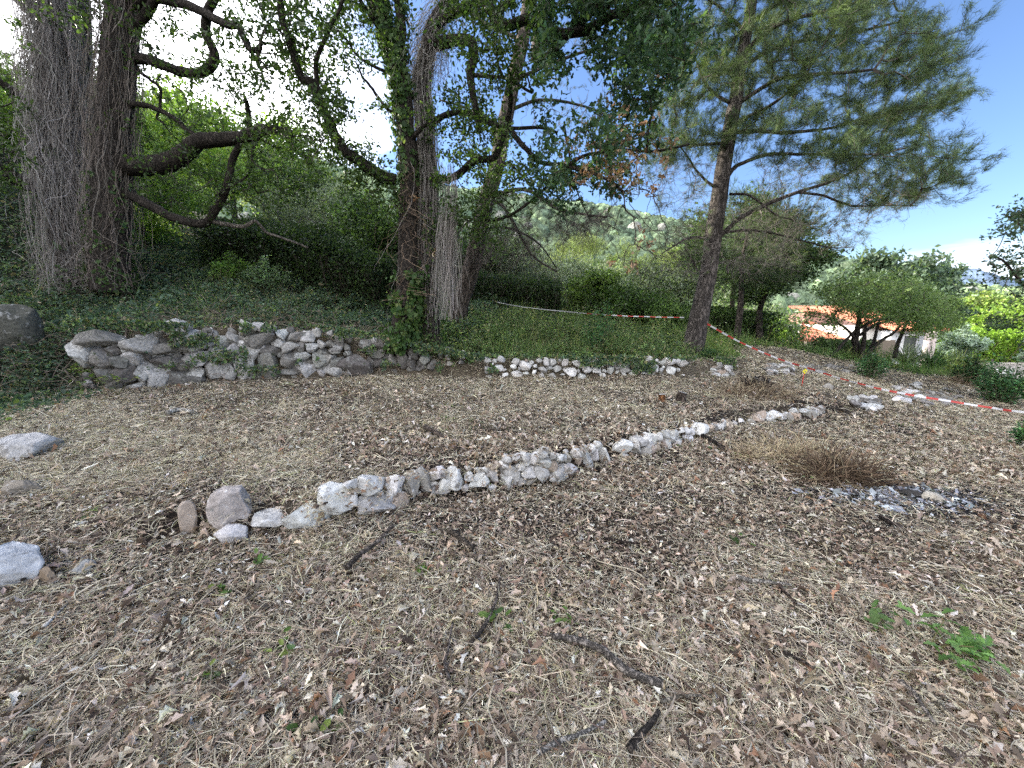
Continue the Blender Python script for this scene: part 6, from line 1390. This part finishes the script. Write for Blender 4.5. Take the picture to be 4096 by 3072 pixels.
mb = MB(); bx(mb, x, x2, D - 3.6, D - 3.5, zb, zc, (.20, .16, .12)); tag(mb.build('wooden_screen', M_paint), 'brown wooden screen panel standing between the umbrella-crowned tree and the house', 'fence')

# second house behind the hedge
D2 = 42.0; x0, z0 = XZ(930, 336, D2); x1, z1 = XZ(990, 336, D2); h2 = empty('house', ((x0 + x1) / 2, D2, z0 - 4), 'distant house whose orange-red tiled roof shows over the bright hedge', 'house')
mb = MB(); bx(mb, x0 + .4, x1 - .4, D2 + .4, D2 + 8, z0 - 5, z0, (.62, .52, .42)); mb.build('wall', M_wall, h2)
zr = XZ(945, 324, D2 + 4)[1]; RC = (.48, .14, .055)
mb = MB(); roof_slab(mb, (x0, D2, z0), (x1, D2, z0), (x1 - 2.0, D2 + 4.2, zr - .4), (x0, D2 + 4.2, zr), .08, RC, 12, 40); roof_slab(mb, (x0, D2 + 8.4, z0), (x1, D2 + 8.4, z0), (x1 - 2.0, D2 + 4.2, zr - .4), (x0, D2 + 4.2, zr), .08, RC, 8, 20); mb.build('roof', M_tile, h2)
mb = MB(); V, F = tube(np.array([(x0, D2 + 4.2, zr + .16), (x1 - 2.0, D2 + 4.2, zr - .24)]), [.13, .13], 8); mb.add(V, F, (.62, .55, .47)); mb.build('ridge', M_tile, h2)

# bright hedge with its low white wall
def PP(u, v, d): return tuple(P(u, v, d))
a, b_ = P(932, 365, 27), P(1022, 367, 27)
a[2] -= .1; b_[2] -= .1
hedge((0, 0), (1, 1), 1, 1, 2.5, 2.6, 1.5, 34000, [(4, (.20, .33, .04)), (3, (.26, .41, .055)), (2, (.13, .22, .035))], 'bright yellow-green clipped hedge above the low white wall', .14, ends=(a, b_), kk=11, bn=(.12, .09, .05))
aw, bw = P(928, 367.5, 25.8), P(1075, 368.5, 25.8)
mb = MB(); bx(mb, aw[0], bw[0], 25.7, 26.0, aw[2] - 1.5, aw[2] + .22, (.62, .57, .52)); bx(mb, aw[0] - .05, bw[0], 25.64, 26.06, aw[2] + .223, aw[2] + .32, (.70, .62, .55))
tag(mb.build('garden_wall', M_wall), 'low whitish garden wall with a pinkish coping under the bright hedge', 'wall')
# power pole
g = P(946, 330, 60); tp = P(946.5, 303, 60); root = empty('power_pole', (g[0], g[1], onz(g[0], g[1])), 'pale lattice power pole rising behind the orange-red roof', 'power pole')
mb = MB()
for s in (-.22, .22): V, F = tube(np.array([(g[0] + s * 1.5, 60, g[2] - 5), (g[0] + s, 60, g[2]), (g[0] + s * .6, 60, tp[2])]), [.07, .06, .05], 6); mb.add(V, F, (.55, .53, .48))
z = g[2] - 4
while z < tp[2]: bx(mb, g[0] - .26, g[0] + .26, 59.97, 60.03, z, z + .09, (.5, .48, .44)); z += .5
mb.build('mast', M_wall, root); mb = MB(); bx(mb, g[0] - 1.1, g[0] + 1.1, 59.9, 60.1, tp[2] - .3, tp[2] - .15, (.5, .48, .44)); mb.build('crossarm', M_wall, root)
mb = MB()
for s in (-1, -.35, .35, 1): V, F = tube(np.array([(g[0] + s, 60, tp[2] - .14), (g[0] + s, 60, tp[2] + .2)]), [.06, .04], 6); mb.add(V, F, (.5, .5, .5))
mb.build('insulator', M_paint, root)
for dz_, nm in ((.0, 'upper'), ):
    for s in (-1, .35):
        p = [np.array((g[0] + s, 60, tp[2] + .18)), np.array((g[0] + s + 14, 52, tp[2] - .9)), np.array((g[0] + s + 32, 44, tp[2] + .4))]; V, F = tube(catmull(np.array(p), 10), .018, 4); mb = MB(); mb.add(V, F, (.04, .04, .04)); tag(mb.build('power_line', M_paint), ('near' if s > 0 else 'far') + ' thin black cable running right from the lattice power pole', 'cable')
# fence post on the right bank
g = P(990, 372, 14); mb = MB(); z0 = onz(g[0], g[1]); V, F = tube(np.array([(g[0], g[1], z0 - .2), (g[0], g[1], z0 + .5), (g[0], g[1], P(990, 359, 14)[2])]), [.03, .03, .028], 8); mb.add(V, F, (.07, .06, .055)); tag(mb.build('fence_post', M_paint, smooth=True), 'thin dark post standing in front of the low white wall', 'post')
rock(1005, 372, 16, 4, 'flat pale stone beside the track right of the thin dark post', d=18, sub=3, cuts=8)
rock(973, 370, 18, 4, 'long flat grey stone beside the track left of the thin dark post', d=18, sub=3, cuts=8)

# trees on the right, far
for k, (u, vt, d, H, W_, pal, lab) in enumerate([
    (985, 292, 60, 8, 12, YPN + YEL, 'sunlit yellow-green tree behind the orange-red roof'), (1020, 300, 52, 8, 11, LIM + YEL, 'bright lime tree at the right edge beyond the roof'),
    (960, 305, 70, 7, 10, YPN + MGR, 'olive-toned tree just right of the power pole'), (1060, 296, 56, 9, 12, YPN, 'yellow-green tree past the right edge'),
    (1012, 325, 34, 3.6, 2.4, MGR, 'darker tree overlapping the right end of the orange-red roof'), (1040, 330, 33, 4.5, 6, MGR + YEL, 'green tree at the right edge over the bright hedge'),
    (830, 312, 40, 6, 9, MGR + OLV, 'green tree behind the pink-roofed house'), (790, 312, 38, 6, 9, OLV + YEL, 'pale green tree behind the left end of the pink-roofed house'), (880, 315, 45, 6, 10, MGR, 'green tree behind the house and the feathery tops'), (745, 300, 40, 7, 9, OLV + MGR, 'pale far tree between the right-hand pine and the house')]):
    zt = P(u, vt, d)[2]; q = P(u, 300, d); tree('broadleaf_tree', u, 300, d, H, W_, lab, pal, 9000, .2 + .0025 * d, .15, xyz=(q[0], q[1], zt - H), group='far trees around the houses', crown0=.0, clumps=34)

# woods on the far hills: uncountable crowns
mb = MB()
for qh, n, s0, pal in ((qA, 12000, 5.0, [(3, (.16, .22, .13)), (2, (.21, .28, .15)), (2, (.11, .16, .10)), (.3, (.28, .28, .24))]), (qB, 6000, 5.0, [(3, (.16, .22, .12)), (2, (.21, .28, .14)), (2, (.11, .16, .09))])):
    grid = qh.reshape(36, 160, 3); i = rng.integers(2, 19, n); j = rng.integers(0, 159, n); fu = rng.random((n, 1)); fv = rng.random((n, 1))
    p = grid[i, j] * (1 - fu) * (1 - fv) + grid[i + 1, j] * fv * (1 - fu) + grid[i, j + 1] * fu * (1 - fv) + grid[i + 1, j + 1] * fu * fv
    V0, F0 = ICO[2] if False else ico(1); R = frames(rand_dir(n)); s = s0 * rng.lognormal(0, .35, n)
    V, F = inst(V0 * .5, F0, p, R, np.stack((s, s * rng.uniform(.7, 1.2, n), s * .8), -1)); V += rng.normal(0, .35, V.shape); mb.add(V, F, np.repeat(pick(pal, n, .15), len(V0), 0))
tag(mb.build('distant_woodland', M_hill, loc=(0, 0, 0)), kind='stuff')
print('objects', len(bpy.data.objects), 'polys', sum(len(m.polygons) for m in bpy.data.meshes))
